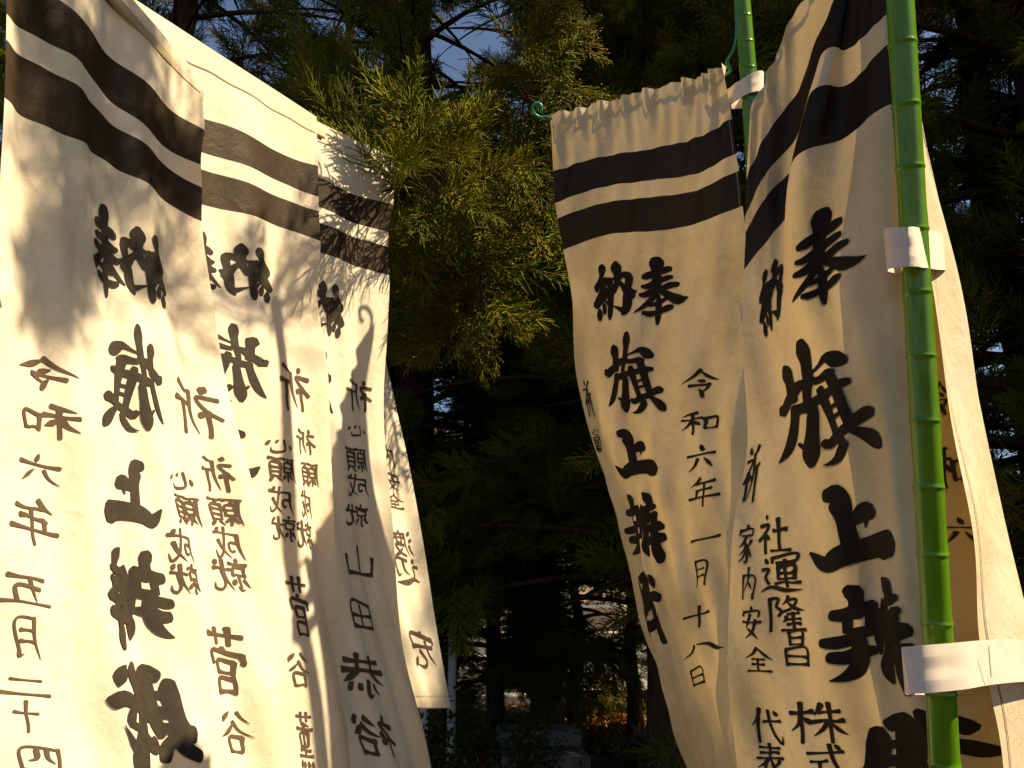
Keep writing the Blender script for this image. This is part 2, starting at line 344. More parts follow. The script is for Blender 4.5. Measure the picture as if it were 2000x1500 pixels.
# small brush writing on a 100 x 100 board; the letter picks the pen: h level, v upright, p sweep left, n sweep right, d dot, z even, k hook
SMALL = {
'令': 'p50 5 35 25 5 48;n50 8 70 30 97 46;d42 36 58 44;h22 56 72 54;k72 54 60 68 48 78;d45 66 55 96',
'和': 'p45 8 25 14 8 20;h5 35 55 31;v32 15 31 95;p31 38 20 58 3 72;n33 40 42 50 52 60;v62 35 63 78;z62 36 92 34 90 76;h63 74 90 74',
'六': 'd48 5 56 24;h5 40 95 36;p38 52 28 72 6 92;n60 52 75 68 92 90',
'年': 'p38 3 25 18 10 28;h25 22 85 20;h25 44 78 42;v27 44 27 66;h4 68 97 66;v54 22 54 98',
'一': 'h5 52 95 46', '十': 'h6 42 94 39;v50 5 50 97', '八': 'p35 25 25 55 4 82;n42 22 58 35 70 62 97 82',
'月': 'p28 8 28 55 8 96;z28 10 76 8 76 92;k76 80 77 94 62 86;h30 36 74 35;h29 60 74 59',
'日': 'v25 10 25 92;z25 12 76 10 76 92;h26 50 75 49;h26 86 75 86',
'五': 'h15 12 85 10;p48 12 42 50 35 88;z25 45 72 43 70 88;h4 91 97 89', '二': 'h22 25 78 22;h5 80 96 77',
'四': 'v10 20 14 88;z10 22 90 20 86 88;p38 22 36 50 22 64;k60 22 60 52 78 56;h14 84 86 84',
'祈': 'd28 3 34 14;z10 28 42 25 28 48 8 66;v27 48 27 97;d32 50 42 60;p85 5 70 14 58 18;p58 16 58 60 46 95;h60 40 97 36;v80 38 80 99',
'心': 'd12 45 6 70;k32 20 30 78 45 88 78 84 76 66;d50 22 60 38;d76 32 92 56',
'願': 'h3 10 50 8;p10 10 10 60 2 95;d32 14 26 24;v17 26 18 62;z17 26 46 26 45 60;h18 44 45 43;h18 60 45 60;v32 60 32 95;p24 70 20 80 12 88;d40 70 48 84;h53 8 99 7;p76 10 72 18 68 24;v58 24 58 76;z58 25 92 24 92 76;h59 41 91 41;h59 58 91 58;h58 75 92 75;p66 78 60 88 50 96;d82 78 96 95',
'成': 'h14 26 92 22;p16 26 16 65 4 96;z17 50 42 48 40 74 30 70;k52 4 58 45 72 80 88 94 94 72;p80 44 68 70 44 94;d68 6 80 16',
'就': 'd26 3 30 12;h3 20 50 18;v12 30 12 50;z12 30 42 29 42 50;h12 50 42 50;v27 50 27 84;k27 84 26 94 18 90;p16 62 10 76 3 84;d36 62 46 78;h50 36 97 32;p70 8 68 55 48 95;k76 36 76 86 84 92 97 90 97 74;d84 10 92 22',
'菅': 'h6 14 94 12;v34 3 34 26;v66 3 66 26;d48 28 53 36;v10 42 8 54;z10 42 92 40 86 54;v28 52 28 96;z28 52 70 51 70 66;h29 66 70 66;z29 76 74 76 74 94;h28 94 74 94',
'谷': 'p36 4 26 16 10 28;d62 4 88 24;p50 26 35 45 4 60;n50 28 70 46 97 60;v28 62 30 97;z28 63 72 62 70 95;h30 94 70 94',
'山': 'v50 5 50 84;v12 38 13 88;h13 86 88 86;v88 36 87 92', '田': 'v12 12 14 90;z12 13 88 12 86 90;h13 50 87 49;v50 13 50 88;h14 88 87 88',
'恭': 'h12 16 88 14;v34 3 34 34;v66 3 66 34;h3 36 97 34;p36 38 24 52 4 64;n64 38 78 50 97 62;k50 58 50 92 40 88;p34 66 28 78 18 88;d62 66 70 76;d78 62 90 80',
'裕': 'd24 3 31 14;z6 26 40 24 26 46 4 66;v24 46 24 97;p42 44 36 52 30 56;d30 56 42 68;p64 8 56 20 48 28;d78 6 94 22;p72 26 60 44 44 56;n72 28 84 42 99 54;v56 64 58 96;z56 65 90 64 88 95;h58 94 88 94',
'渡': 'd8 8 20 18;d4 34 16 44;p18 60 12 78 2 94;d62 2 66 12;h34 16 97 14;p36 16 36 60 22 96;h42 32 94 30;v56 22 56 48;v78 22 78 48;h56 48 78 48;z46 60 86 58 70 82 40 97;n52 66 72 86 98 97',
'辺': 'z42 12 88 10 86 52;k86 50 82 66 72 62;p60 12 58 44 40 64;d12 8 22 18;z4 36 22 34 18 56 20 76;n4 88 22 78 50 90 97 92',
'宏': 'd48 2 54 14;v10 22 6 36;z10 22 90 20 86 34;h12 44 88 40;p38 26 30 60 6 92;k60 52 44 86 48 92 84 86;d74 68 88 90',
'社': 'd28 3 34 14;z8 28 42 26 28 48 5 68;v27 48 27 97;d32 50 42 60;h56 42 92 40;v73 14 73 90;h46 92 99 90',
'運': 'v30 8 28 20;z30 8 92 6 88 18;h40 22 84 20;v42 32 42 62;z42 32 82 31 82 62;h43 47 82 47;h43 62 82 62;h34 74 92 72;v62 14 62 84;d10 10 18 20;z3 38 18 36 12 58 18 74;n3 92 20 82 55 93 98 90',
'隆': 'v10 8 10 97;z10 10 32 8 24 30 34 44 26 54;p58 3 50 18 38 28;z52 14 80 13 62 34 38 46;n52 18 72 36 98 44;h50 52 84 50;p48 60 44 68 38 72;h46 66 88 64;h48 79 86 78;v66 50 66 94;h36 95 97 94',
'昌': 'v28 4 28 44;z28 5 74 4 74 42;h29 23 73 23;h29 42 73 42;v16 54 16 98;z16 54 86 53 86 98;h17 75 86 75;h17 96 86 96',
'家': 'd48 1 53 10;v10 16 6 28;z10 16 92 14 86 28;h22 30 78 28;p50 30 30 50 6 58;k40 42 62 70 56 96 42 92;p50 54 34 70 10 78;p56 68 36 86 10 96;p84 40 74 50 62 56;n58 50 74 70 96 82',
'内': 'v14 28 14 97;z14 29 86 27 86 94;k86 80 86 96 72 90;p50 3 50 40 26 72;n50 42 62 54 74 66',
'安': 'd48 1 54 12;v10 20 6 32;z10 20 92 18 86 32;p46 26 30 54 22 66;n24 66 52 78 80 96;p70 42 52 74 12 97;h3 50 97 46',
'全': 'p50 3 34 26 3 46;n50 5 72 28 98 46;h28 48 74 46;h28 68 72 67;v50 48 50 90;h8 93 94 91',
'株': 'h2 28 42 25;v22 4 22 97;p22 32 14 54 2 70;d26 38 38 50;p58 8 52 20 44 32;h50 26 90 23;h42 48 97 45;v70 4 70 98;p68 48 56 68 40 82;n72 48 84 66 99 78',
'式': 'h5 28 95 24;h14 50 50 48;v32 50 32 82;h8 86 54 78;k60 4 66 50 80 84 94 94 96 72;d74 6 86 16',
'代': 'p30 4 20 26 3 48;v20 30 20 97;h36 38 95 32;k56 6 62 50 78 84 94 96 97 74;d74 8 86 18',
'表': 'h14 14 86 12;h18 28 82 26;h4 43 96 41;v50 2 50 42;p48 44 30 60 4 72;v34 58 34 90;k34 90 46 84 56 78;p82 50 72 60 62 64;n52 44 68 74 98 92',
'天': 'h14 20 86 16;h4 46 97 43;p52 18 44 60 4 97;n52 48 70 76 98 95',
'薫': 'h8 10 92 9;v34 2 34 18;v66 2 66 18;p62 20 40 24 20 26;h8 32 92 30;v30 38 30 60;z30 38 72 37 72 60;h31 60 72 60;v51 22 51 76;h20 68 82 67;h6 78 94 77;d14 86 8 98;d38 86 36 98;d60 86 66 98;d82 84 94 97',
}
PEN = {'h': (.95,.6,.6,1.15), 'v': (1.2,.85,.8,.8), 'p': (1.2,1.,.65,.12), 'n': (.3,.7,1.2,1.35,.2), 'd': (.35,1.1,1.35,.8), 'z': (1.0,.8,.8,.85), 'k': (1.05,.8,.85,.9,.15)}

FLAGS = {
 'A': dict(us=[0, 0.12, 0.25, 0.38, 0.5], vs=[0, 0.13, 0.22, 0.26, 0.345, 0.5, 0.72, 0.93, 1.13, 1.35, 1.6, 1.85],
  P=[[[-0.6665, 1.4724, 2.5732], [-0.7108, 1.3409, 2.6004], [-0.746, 1.2123, 2.6165], [-0.7708, 1.0859, 2.6246], [-0.7801, 0.9643, 2.6148]], [[-0.6571, 1.4883, 2.4535], [-0.6988, 1.3641, 2.4536], [-0.7352, 1.2378, 2.4611], [-0.7575, 1.1129, 2.4635], [-0.7717, 0.9911, 2.4547]], [[-0.6583, 1.4977, 2.3768], [-0.6989, 1.3761, 2.367], [-0.7315, 1.2484, 2.3801], [-0.753, 1.1246, 2.3782], [-0.7648, 1.0096, 2.3439]], [[-0.6531, 1.5056, 2.3287], [-0.6938, 1.3814, 2.3287], [-0.7273, 1.2553, 2.3355], [-0.7486, 1.1325, 2.3303], [-0.7625, 1.0154, 2.3036]], [[-0.6481, 1.5146, 2.2557], [-0.6872, 1.391, 2.2535], [-0.7202, 1.2669, 2.2529], [-0.7411, 1.1481, 2.2327], [-0.7575, 1.029, 2.2133]], [[-0.6176, 1.5377, 2.0975], [-0.6721, 1.4138, 2.0963], [-0.7063, 1.2906, 2.0927], [-0.7321, 1.1683, 2.0856], [-0.7492, 1.0481, 2.0703]], [[-0.5735, 1.5694, 1.8776], [-0.6307, 1.4464, 1.8727], [-0.6736, 1.3234, 1.8683], [-0.713, 1.2005, 1.8634], [-0.7395, 1.078, 1.8567]], [[-0.5165, 1.5964, 1.6794], [-0.5926, 1.4726, 1.6777], [-0.6473, 1.3491, 1.6749], [-0.6947, 1.2243, 1.6769], [-0.7301, 1.0992, 1.6802]], [[-0.4645, 1.6282, 1.4679], [-0.5495, 1.5009, 1.4793], [-0.6171, 1.3731, 1.4925], [-0.6734, 1.2455, 1.5052], [-0.7143, 1.1178, 1.5181]], [[-0.4211, 1.6621, 1.2393], [-0.5103, 1.5305, 1.2667], [-0.5798, 1.3984, 1.2961], [-0.6435, 1.2662, 1.3259], [-0.6901, 1.1346, 1.3535]], [[-0.3877, 1.6949, 1.001], [-0.4772, 1.5589, 1.045], [-0.546, 1.422, 1.0922], [-0.605, 1.2855, 1.1379], [-0.6607, 1.1486, 1.1853]], [[-0.361, 1.7251, 0.7724], [-0.4451, 1.5839, 0.8356], [-0.5132, 1.4419, 0.902], [-0.5748, 1.3003, 0.9669], [-0.6286, 1.1582, 1.0334]]],
  rip=[(0.009, 6.2, 0.25, 0.6, 0, 0.12, 0), (0.004, 11, 1.1, 2.0, 0.05, 0.4, 0), (0.003, 3, 2.6, 1, 0.3, 0.9, 0)],
  text=[('奉', 0.2594, 0.503, 0.0819, 0.1633), ('納', 0.1688, 0.503, 0.123, 0.1368), ('旗', 0.225, 0.7169, 0.1362, 0.2023), ('上', 0.25, 0.9308, 0.1157, 0.123), ('辨', 0.2531, 1.1273, 0.1326, 0.1893), ('戝', 0.2531, 1.3413, 0.1638, 0.2121), ('令s', 0.4031, 0.7516, 0.108, 0.058), ('和s', 0.4, 0.8325, 0.0974, 0.065), ('六s', 0.4125, 0.9192, 0.0744, 0.0577), ('年s', 0.425, 1.0117, 0.0933, 0.0824), ('五s', 0.4469, 1.1331, 0.0868, 0.055), ('月s', 0.45, 1.2141, 0.0415, 0.0804), ('二s', 0.4531, 1.3008, 0.0731, 0.044), ('十s', 0.4563, 1.3528, 0.0354, 0.0595), ('四s', 0.4438, 1.428, 0.0601, 0.06), ('祈s', 0.075, 0.7458, 0.1139, 0.1085), ('心s', 0.1375, 0.8961, 0.0648, 0.0458), ('願s', 0.1313, 0.9539, 0.0612, 0.0584), ('成s', 0.1625, 1.0233, 0.064, 0.0656), ('就s', 0.1625, 1.0811, 0.0605, 0.0579), ('祈s', 0.0531, 0.873, 0.0561, 0.0746), ('願s', 0.0531, 0.9481, 0.0549, 0.0561), ('成s', 0.0594, 1.0059, 0.0554, 0.0639), ('就s', 0.0656, 1.0637, 0.0639, 0.0627), ('菅s', 0.1, 1.2198, 0.0692, 0.1241), ('谷s', 0.0969, 1.347, 0.0667, 0.0794)]),
 'B': dict(us=[0, 0.12, 0.25, 0.38, 0.5], vs=[0, 0.13, 0.22, 0.26, 0.345, 0.5, 0.72, 0.93, 1.13, 1.35, 1.6, 1.85],
  P=[[[-0.5401, 1.934, 2.7823], [-0.6246, 1.8185, 2.7882], [-0.709, 1.6941, 2.7889], [-0.7889, 1.5794, 2.792], [-0.8604, 1.4662, 2.7894]], [[-0.5321, 1.9552, 2.643], [-0.6199, 1.846, 2.6254], [-0.7034, 1.723, 2.6209], [-0.7823, 1.6165, 2.5934], [-0.8527, 1.5065, 2.5787]], [[-0.528, 1.9672, 2.5564], [-0.6167, 1.8556, 2.5478], [-0.6995, 1.7351, 2.5339], [-0.7777, 1.6272, 2.5118], [-0.8474, 1.5172, 2.4971]], [[-0.5255, 1.973, 2.5164], [-0.6153, 1.8619, 2.5057], [-0.6978, 1.7415, 2.4916], [-0.7757, 1.6332, 2.4706], [-0.845, 1.523, 2.457]], [[-0.5175, 1.9845, 2.4339], [-0.6096, 1.8725, 2.427], [-0.6941, 1.7535, 2.4074], [-0.7714, 1.6462, 2.3828], [-0.84, 1.5367, 2.3665]], [[-0.5254, 2.0023, 2.2957], [-0.6001, 1.8926, 2.28], [-0.6813, 1.7734, 2.2611], [-0.7577, 1.6632, 2.2475], [-0.8309, 1.5523, 2.2364]], [[-0.4917, 2.0345, 2.0733], [-0.5666, 1.9247, 2.0584], [-0.6476, 1.8038, 2.046], [-0.7295, 1.6925, 2.0361], [-0.8019, 1.5806, 2.0287]], [[-0.4805, 2.0746, 1.8266], [-0.5467, 1.962, 1.8217], [-0.6234, 1.8384, 1.8195], [-0.7079, 1.7252, 1.8168], [-0.7845, 1.6112, 1.8173]], [[-0.4591, 2.116, 1.5794], [-0.515, 2.0, 1.5873], [-0.5895, 1.8732, 1.5967], [-0.6705, 1.7569, 1.6059], [-0.7522, 1.64, 1.6172]], [[-0.427, 2.1618, 1.3063], [-0.4708, 2.0419, 1.3288], [-0.5403, 1.9118, 1.3506], [-0.622, 1.7927, 1.3703], [-0.7042, 1.6712, 1.3984]], [[-0.3897, 2.2101, 1.01], [-0.4269, 2.0875, 1.0428], [-0.4913, 1.9534, 1.0794], [-0.5735, 1.8303, 1.1137], [-0.6558, 1.7058, 1.1537]], [[-0.3623, 2.2561, 0.7227], [-0.3842, 2.129, 0.7717], [-0.4494, 1.9908, 0.8239], [-0.5369, 1.8628, 0.8766], [-0.6187, 1.7352, 0.928]]],
  rip=[(0.007, 5, 0.3, 2.1, 0, 0.12, 0), (0.004, 9, 1.3, 0.4, 0.05, 0.4, 0), (0.004, 2, 2.2, 1, 0.3, 0.9, 0)],
  text=[('奉', 0.3156, 0.4972, 0.0913, 0.1718), ('納', 0.2031, 0.4972, 0.1395, 0.1462), ('旗', 0.2875, 0.7284, 0.2234, 0.1874), ('上', 0.3063, 0.925, 0.1929, 0.0973), ('辨', 0.3375, 1.0984, 0.1961, 0.1423), ('祈s', 0.0969, 0.7631, 0.1062, 0.1041), ('心s', 0.1625, 0.8961, 0.0736, 0.0366), ('祈s', 0.0688, 0.8788, 0.0648, 0.0562), ('願s', 0.1562, 0.9481, 0.0688, 0.0539), ('願s', 0.0625, 0.9481, 0.0562, 0.0526), ('成s', 0.1656, 1.0117, 0.0627, 0.0605), ('成s', 0.0844, 1.0117, 0.0479, 0.0621), ('就s', 0.1625, 1.0695, 0.0618, 0.0549), ('就s', 0.1, 1.0753, 0.0626, 0.0596), ('菅s', 0.15, 1.2256, 0.0564, 0.1249), ('谷s', 0.1813, 1.3528, 0.0642, 0.0686), ('薫s', 0.1813, 1.4916, 0.0439, 0.1149)]),
 'C': dict(us=[0, 0.12, 0.25, 0.38, 0.5], vs=[0, 0.13, 0.22, 0.26, 0.345, 0.5, 0.72, 0.93, 1.13, 1.35, 1.6, 1.85],
  P=[[[-0.3695, 2.231, 2.833], [-0.4751, 2.1274, 2.8333], [-0.5765, 2.0235, 2.8349], [-0.6716, 1.9194, 2.8369], [-0.7625, 1.8147, 2.8413]], [[-0.3736, 2.2551, 2.6828], [-0.475, 2.1556, 2.6678], [-0.5726, 2.0515, 2.6698], [-0.6668, 1.9494, 2.6647], [-0.7569, 1.847, 2.6606]], [[-0.3863, 2.2675, 2.5947], [-0.4775, 2.1672, 2.5829], [-0.5699, 2.0638, 2.5824], [-0.6635, 1.9614, 2.578], [-0.7529, 1.8588, 2.5748]], [[-0.3856, 2.275, 2.5482], [-0.475, 2.1738, 2.5395], [-0.5687, 2.0711, 2.5365], [-0.6621, 1.9686, 2.5325], [-0.7512, 1.8662, 2.5286]], [[-0.3792, 2.2881, 2.4599], [-0.4699, 2.1868, 2.4516], [-0.5632, 2.0836, 2.4505], [-0.6562, 1.9809, 2.4473], [-0.7449, 1.8782, 2.4443]], [[-0.3811, 2.3082, 2.3133], [-0.4662, 2.2089, 2.2974], [-0.5586, 2.107, 2.2911], [-0.6505, 2.0048, 2.2864], [-0.7381, 1.9019, 2.2838]], [[-0.3878, 2.3414, 2.0872], [-0.4609, 2.2417, 2.073], [-0.5406, 2.1408, 2.0633], [-0.6248, 2.0388, 2.0575], [-0.7117, 1.9356, 2.0562]], [[-0.3761, 2.3765, 1.8587], [-0.4412, 2.2751, 1.8508], [-0.5133, 2.1728, 1.8463], [-0.5973, 2.0693, 1.8461], [-0.6837, 1.9643, 1.8517]], [[-0.3556, 2.4195, 1.6056], [-0.4148, 2.3153, 1.6081], [-0.4799, 2.2102, 1.6141], [-0.5572, 2.1046, 1.6217], [-0.6439, 1.9971, 1.6365]], [[-0.3125, 2.4683, 1.3214], [-0.3668, 2.3613, 1.3346], [-0.426, 2.2536, 1.3499], [-0.4977, 2.1448, 1.3696], [-0.5792, 2.0348, 1.394]], [[-0.2403, 2.5154, 1.03], [-0.2909, 2.4053, 1.0544], [-0.3455, 2.2946, 1.0812], [-0.413, 2.1827, 1.1122], [-0.4905, 2.0699, 1.147]], [[-0.1684, 2.5603, 0.7462], [-0.224, 2.4472, 0.782], [-0.2738, 2.3331, 0.8214], [-0.3369, 2.2182, 0.8639], [-0.4104, 2.1014, 0.9135]]],
  rip=[(0.006, 4.4, 0.3, 0.4, 0, 0.12, 0), (0.003, 10, 1.0, 2.4, 0.05, 0.4, 0), (0.005, 2, 2.0, 2, 0.3, 0.9, 0)],
  text=[('奉', 0.2844, 0.4683, 0.0907, 0.1828), ('納', 0.2125, 0.4972, 0.1202, 0.1535), ('旗', 0.275, 0.6995, 0.1419, 0.2318), ('祈s', 0.0906, 0.7227, 0.1025, 0.0903), ('心s', 0.1125, 0.8209, 0.0851, 0.0402), ('願s', 0.125, 0.9019, 0.0936, 0.065), ('成s', 0.1313, 0.9655, 0.1004, 0.0554), ('就s', 0.1406, 1.0348, 0.0981, 0.0527), ('山s', 0.1469, 1.1389, 0.1498, 0.0727), ('田s', 0.1844, 1.2603, 0.1399, 0.0622), ('恭s', 0.2219, 1.3991, 0.1699, 0.1044), ('裕s', 0.2406, 1.5378, 0.1965, 0.1017)]),
 'D': dict(us=[0, 0.25, 0.5], vs=[0, 0.13, 0.22, 0.26, 0.345, 0.5, 0.72, 0.93, 1.13, 1.35, 1.57],
  P=[[[-0.4974, 2.7156, 2.9562], [-0.6228, 2.5633, 2.9453], [-0.7461, 2.4104, 2.9363]], [[-0.4948, 2.7338, 2.8282], [-0.6193, 2.5822, 2.8142], [-0.7418, 2.43, 2.803]], [[-0.4931, 2.7486, 2.7311], [-0.617, 2.5968, 2.7181], [-0.7388, 2.4446, 2.7065]], [[-0.4903, 2.755, 2.6886], [-0.6159, 2.6032, 2.6758], [-0.7375, 2.4513, 2.6629]], [[-0.4868, 2.7692, 2.5963], [-0.6119, 2.6171, 2.5843], [-0.733, 2.4654, 2.571]], [[-0.4799, 2.7934, 2.4343], [-0.6025, 2.6416, 2.4213], [-0.7211, 2.4894, 2.4094]], [[-0.4344, 2.8289, 2.1998], [-0.563, 2.6763, 2.1895], [-0.682, 2.5224, 2.1846]], [[-0.3805, 2.8644, 1.9697], [-0.5139, 2.7102, 1.9657], [-0.6355, 2.554, 1.9691]], [[-0.3277, 2.9097, 1.7079], [-0.4623, 2.7537, 1.7105], [-0.5851, 2.5956, 1.7212]], [[-0.2736, 2.9608, 1.4153], [-0.4008, 2.8021, 1.4281], [-0.522, 2.6415, 1.4479]], [[-0.2114, 3.0118, 1.1229], [-0.3336, 2.8512, 1.143], [-0.452, 2.6892, 1.1678]]],
  rip=[(0.006, 4, 0.3, 1.4, 0, 0.12, 0), (0.004, 8, 1.2, 0.4, 0.05, 0.4, 0)],
  text=[('内s', 0.0938, 0.9126, 0.0675, 0.07), ('安s', 0.1031, 0.9862, 0.0876, 0.0502), ('全s', 0.1094, 1.0401, 0.1122, 0.0386), ('渡s', 0.1094, 1.1481, 0.1213, 0.07), ('辺s', 0.1156, 1.2217, 0.1496, 0.0704), ('宏s', 0.1094, 1.4228, 0.1696, 0.0948)]),
 'F': dict(us=[0, 0.12, 0.27, 0.4, 0.5], vs=[0, 0.13, 0.22, 0.26, 0.345, 0.5, 0.72, 0.93, 1.13, 1.35, 1.6, 1.85],
  P=[[[0.1089, 2.1262, 2.915], [0.2406, 2.0474, 2.9002], [0.3924, 1.9309, 2.8711], [0.4994, 1.8175, 2.8309], [0.5453, 1.7495, 2.8143]], [[0.1267, 2.1565, 2.7417], [0.2465, 2.0743, 2.7394], [0.3924, 1.9606, 2.7], [0.4916, 1.8456, 2.6658], [0.5567, 1.7725, 2.6679]], [[0.1308, 2.1715, 2.644], [0.2528, 2.087, 2.6503], [0.3919, 1.9736, 2.6097], [0.4931, 1.8598, 2.5709], [0.5627, 1.7854, 2.5783]], [[0.1382, 2.1791, 2.5972], [0.2552, 2.0946, 2.6035], [0.3939, 1.9813, 2.5624], [0.4946, 1.8665, 2.5273], [0.5691, 1.7921, 2.5347]], [[0.1575, 2.1939, 2.5025], [0.263, 2.109, 2.5102], [0.399, 1.996, 2.4682], [0.5027, 1.8789, 2.4417], [0.5751, 1.8057, 2.4443]], [[0.1803, 2.2293, 2.3662], [0.2784, 2.1333, 2.3477], [0.4095, 2.0181, 2.3138], [0.5179, 1.9009, 2.2876], [0.5887, 1.8275, 2.2911]], [[0.1935, 2.3062, 2.1259], [0.2607, 2.1738, 2.0945], [0.3908, 2.0556, 2.0721], [0.5112, 1.9356, 2.0562], [0.5871, 1.8612, 2.0634]], [[0.2537, 2.3539, 1.9044], [0.2864, 2.2044, 1.8831], [0.393, 2.0832, 1.8716], [0.5048, 1.9597, 1.869], [0.577, 1.8849, 1.8774]], [[0.3208, 2.3877, 1.6855], [0.3287, 2.2349, 1.6764], [0.4019, 2.1105, 1.6772], [0.4924, 1.9841, 1.6853], [0.56, 1.9086, 1.6963]], [[0.3815, 2.4249, 1.445], [0.3751, 2.2679, 1.4512], [0.4206, 2.1385, 1.4705], [0.4857, 2.0074, 1.4963], [0.5522, 1.9302, 1.5138]], [[0.4549, 2.4624, 1.1889], [0.4417, 2.3006, 1.2132], [0.4627, 2.168, 1.2443], [0.4905, 2.0334, 1.2832], [0.5493, 1.9542, 1.3082]], [[0.5393, 2.5038, 0.9184], [0.5145, 2.3375, 0.9595], [0.5136, 2.2008, 1.0063], [0.519, 2.0639, 1.0534], [0.5577, 1.981, 1.0925]]],
  rip=[(0.009, 19, 2.5, 0.3, 0, 0, 0.11), (0.006, 33, -3, 1.3, 0, 0, 0.06), (0.006, 11, 3.5, 1.0, 0, 0, 0.16), (0.0018, 16, 4, 1.0, 0, 0.2, 0), (0.006, 5, 1.2, 2.2, 0.05, 0.3, 0), (0.004, 9, -1.6, 0.5, 0.3, 0.9, 0), (0.005, 14, -3, 0.5, 0.8, 1.3, 0)],
  text=[('納', 0.1344, 0.4972, 0.1385, 0.1553), ('奉', 0.2656, 0.503, 0.1406, 0.1827), ('旗', 0.2094, 0.7111, 0.1663, 0.2154), ('上', 0.1969, 0.925, 0.1471, 0.1324), ('辨', 0.1781, 1.1273, 0.1847, 0.1936), ('戝', 0.1406, 1.3355, 0.1545, 0.2043), ('祈s', 0.0312, 0.7689, 0.0391, 0.1042), ('心s', 0.0312, 0.8614, 0.0323, 0.0253), ('願s', 0.0312, 0.8961, 0.0354, 0.0462), ('令s', 0.3688, 0.7516, 0.085, 0.0833), ('和s', 0.3656, 0.8614, 0.0868, 0.0712), ('六s', 0.3688, 0.9597, 0.0743, 0.0771), ('年s', 0.3781, 1.0522, 0.0869, 0.08), ('一s', 0.3844, 1.1794, 0.0828, 0.0809), ('月s', 0.3719, 1.2719, 0.0495, 0.0814), ('十s', 0.3531, 1.3875, 0.08, 0.061), ('八s', 0.3594, 1.4742, 0.1659, 0.0476), ('日s', 0.3219, 1.5436, 0.0851, 0.0523)]),
 'E': dict(us=[0, 0.07, 0.13, 0.17, 0.27, 0.4, 0.48, 0.6], vs=[0, 0.13, 0.22, 0.26, 0.345, 0.5, 0.72, 0.93, 1.13, 1.35, 1.6, 1.85],
  P=[[[0.4233, 1.2506, 2.3407], [0.457, 1.216, 2.402], [0.499, 1.1633, 2.4965], [0.4915, 1.0387, 2.4518], [0.5153, 0.9828, 2.4561], [0.5279, 0.9048, 2.4414], [0.5829, 0.9456, 2.4931], [0.5443, 0.8905, 2.4266]], [[0.4149, 1.2705, 2.2164], [0.4483, 1.2333, 2.2871], [0.4943, 1.1888, 2.3512], [0.4864, 1.0474, 2.3689], [0.5059, 0.9938, 2.3649], [0.5239, 0.9181, 2.3413], [0.5787, 0.962, 2.3815], [0.5379, 0.9044, 2.3245]], [[0.4122, 1.2794, 2.1482], [0.4409, 1.2443, 2.2115], [0.4867, 1.202, 2.2671], [0.4671, 1.0616, 2.2811], [0.496, 1.0068, 2.2817], [0.5225, 0.9261, 2.2766], [0.5772, 0.9698, 2.3176], [0.5348, 0.9122, 2.2608]], [[0.412, 1.2832, 2.1185], [0.4396, 1.251, 2.1708], [0.4792, 1.2113, 2.2169], [0.4506, 1.0726, 2.2246], [0.4913, 1.017, 2.2282], [0.5226, 0.9337, 2.2332], [0.5781, 0.9817, 2.258], [0.5349, 0.9222, 2.208]], [[0.406, 1.2899, 2.0507], [0.4375, 1.2562, 2.0931], [0.4638, 1.2143, 2.1322], [0.4265, 1.0918, 2.1304], [0.4781, 1.0303, 2.1457], [0.5262, 0.9483, 2.1509], [0.5831, 0.9996, 2.1736], [0.5321, 0.9318, 2.124]], [[0.3962, 1.2924, 1.9461], [0.4269, 1.248, 1.9759], [0.4392, 1.1992, 1.988], [0.4243, 1.1257, 1.9789], [0.4606, 1.0581, 1.9819], [0.5243, 0.9815, 1.9844], [0.6129, 1.0377, 2.0241], [0.5361, 0.944, 1.9659]], [[0.3932, 1.3127, 1.7628], [0.4235, 1.2641, 1.7742], [0.438, 1.2083, 1.7784], [0.4455, 1.1634, 1.776], [0.4735, 1.0893, 1.7806], [0.5252, 1.0141, 1.7893], [0.6455, 1.0809, 1.8121], [0.5433, 0.9625, 1.7779]], [[0.3634, 1.3358, 1.5955], [0.4003, 1.2911, 1.5923], [0.4267, 1.2365, 1.5922], [0.4452, 1.1908, 1.5925], [0.4895, 1.1158, 1.6007], [0.5313, 1.0394, 1.6135], [0.6739, 1.1121, 1.6144], [0.5584, 0.988, 1.6016]], [[0.3504, 1.3586, 1.4332], [0.394, 1.3135, 1.4316], [0.4312, 1.258, 1.4345], [0.4525, 1.2112, 1.439], [0.498, 1.1361, 1.4475], [0.5406, 1.0598, 1.4603], [0.7035, 1.1352, 1.4508], [0.5655, 1.0062, 1.4564]], [[0.3583, 1.3842, 1.2526], [0.4028, 1.3384, 1.2535], [0.446, 1.2819, 1.2605], [0.4693, 1.2343, 1.268], [0.5186, 1.1572, 1.2838], [0.5607, 1.0788, 1.3042], [0.7302, 1.1563, 1.2871], [0.5791, 1.0206, 1.3176]], [[0.3649, 1.4089, 1.0638], [0.4101, 1.3612, 1.0717], [0.4587, 1.3035, 1.0833], [0.4839, 1.2546, 1.0958], [0.5331, 1.1748, 1.1215], [0.5714, 1.0934, 1.1532], [0.7463, 1.1739, 1.1247], [0.593, 1.0329, 1.175]], [[0.3733, 1.4315, 0.8827], [0.4205, 1.382, 0.8976], [0.4705, 1.322, 0.9176], [0.4938, 1.2712, 0.937], [0.5397, 1.1885, 0.9736], [0.5748, 1.1043, 1.0161], [0.7478, 1.1877, 0.9767], [0.5996, 1.0416, 1.046]]],
  rip=[(0.006, 24, 1.5, 0.3, 0, 0, 0.12), (0.004, 37, -2, 1.3, 0, 0, 0.08), (0.003, 6, 1.2, 2.2, 0.05, 0.3, 0), (0.0025, 11, -2.6, 0.5, 0.2, 0.6, 0)],
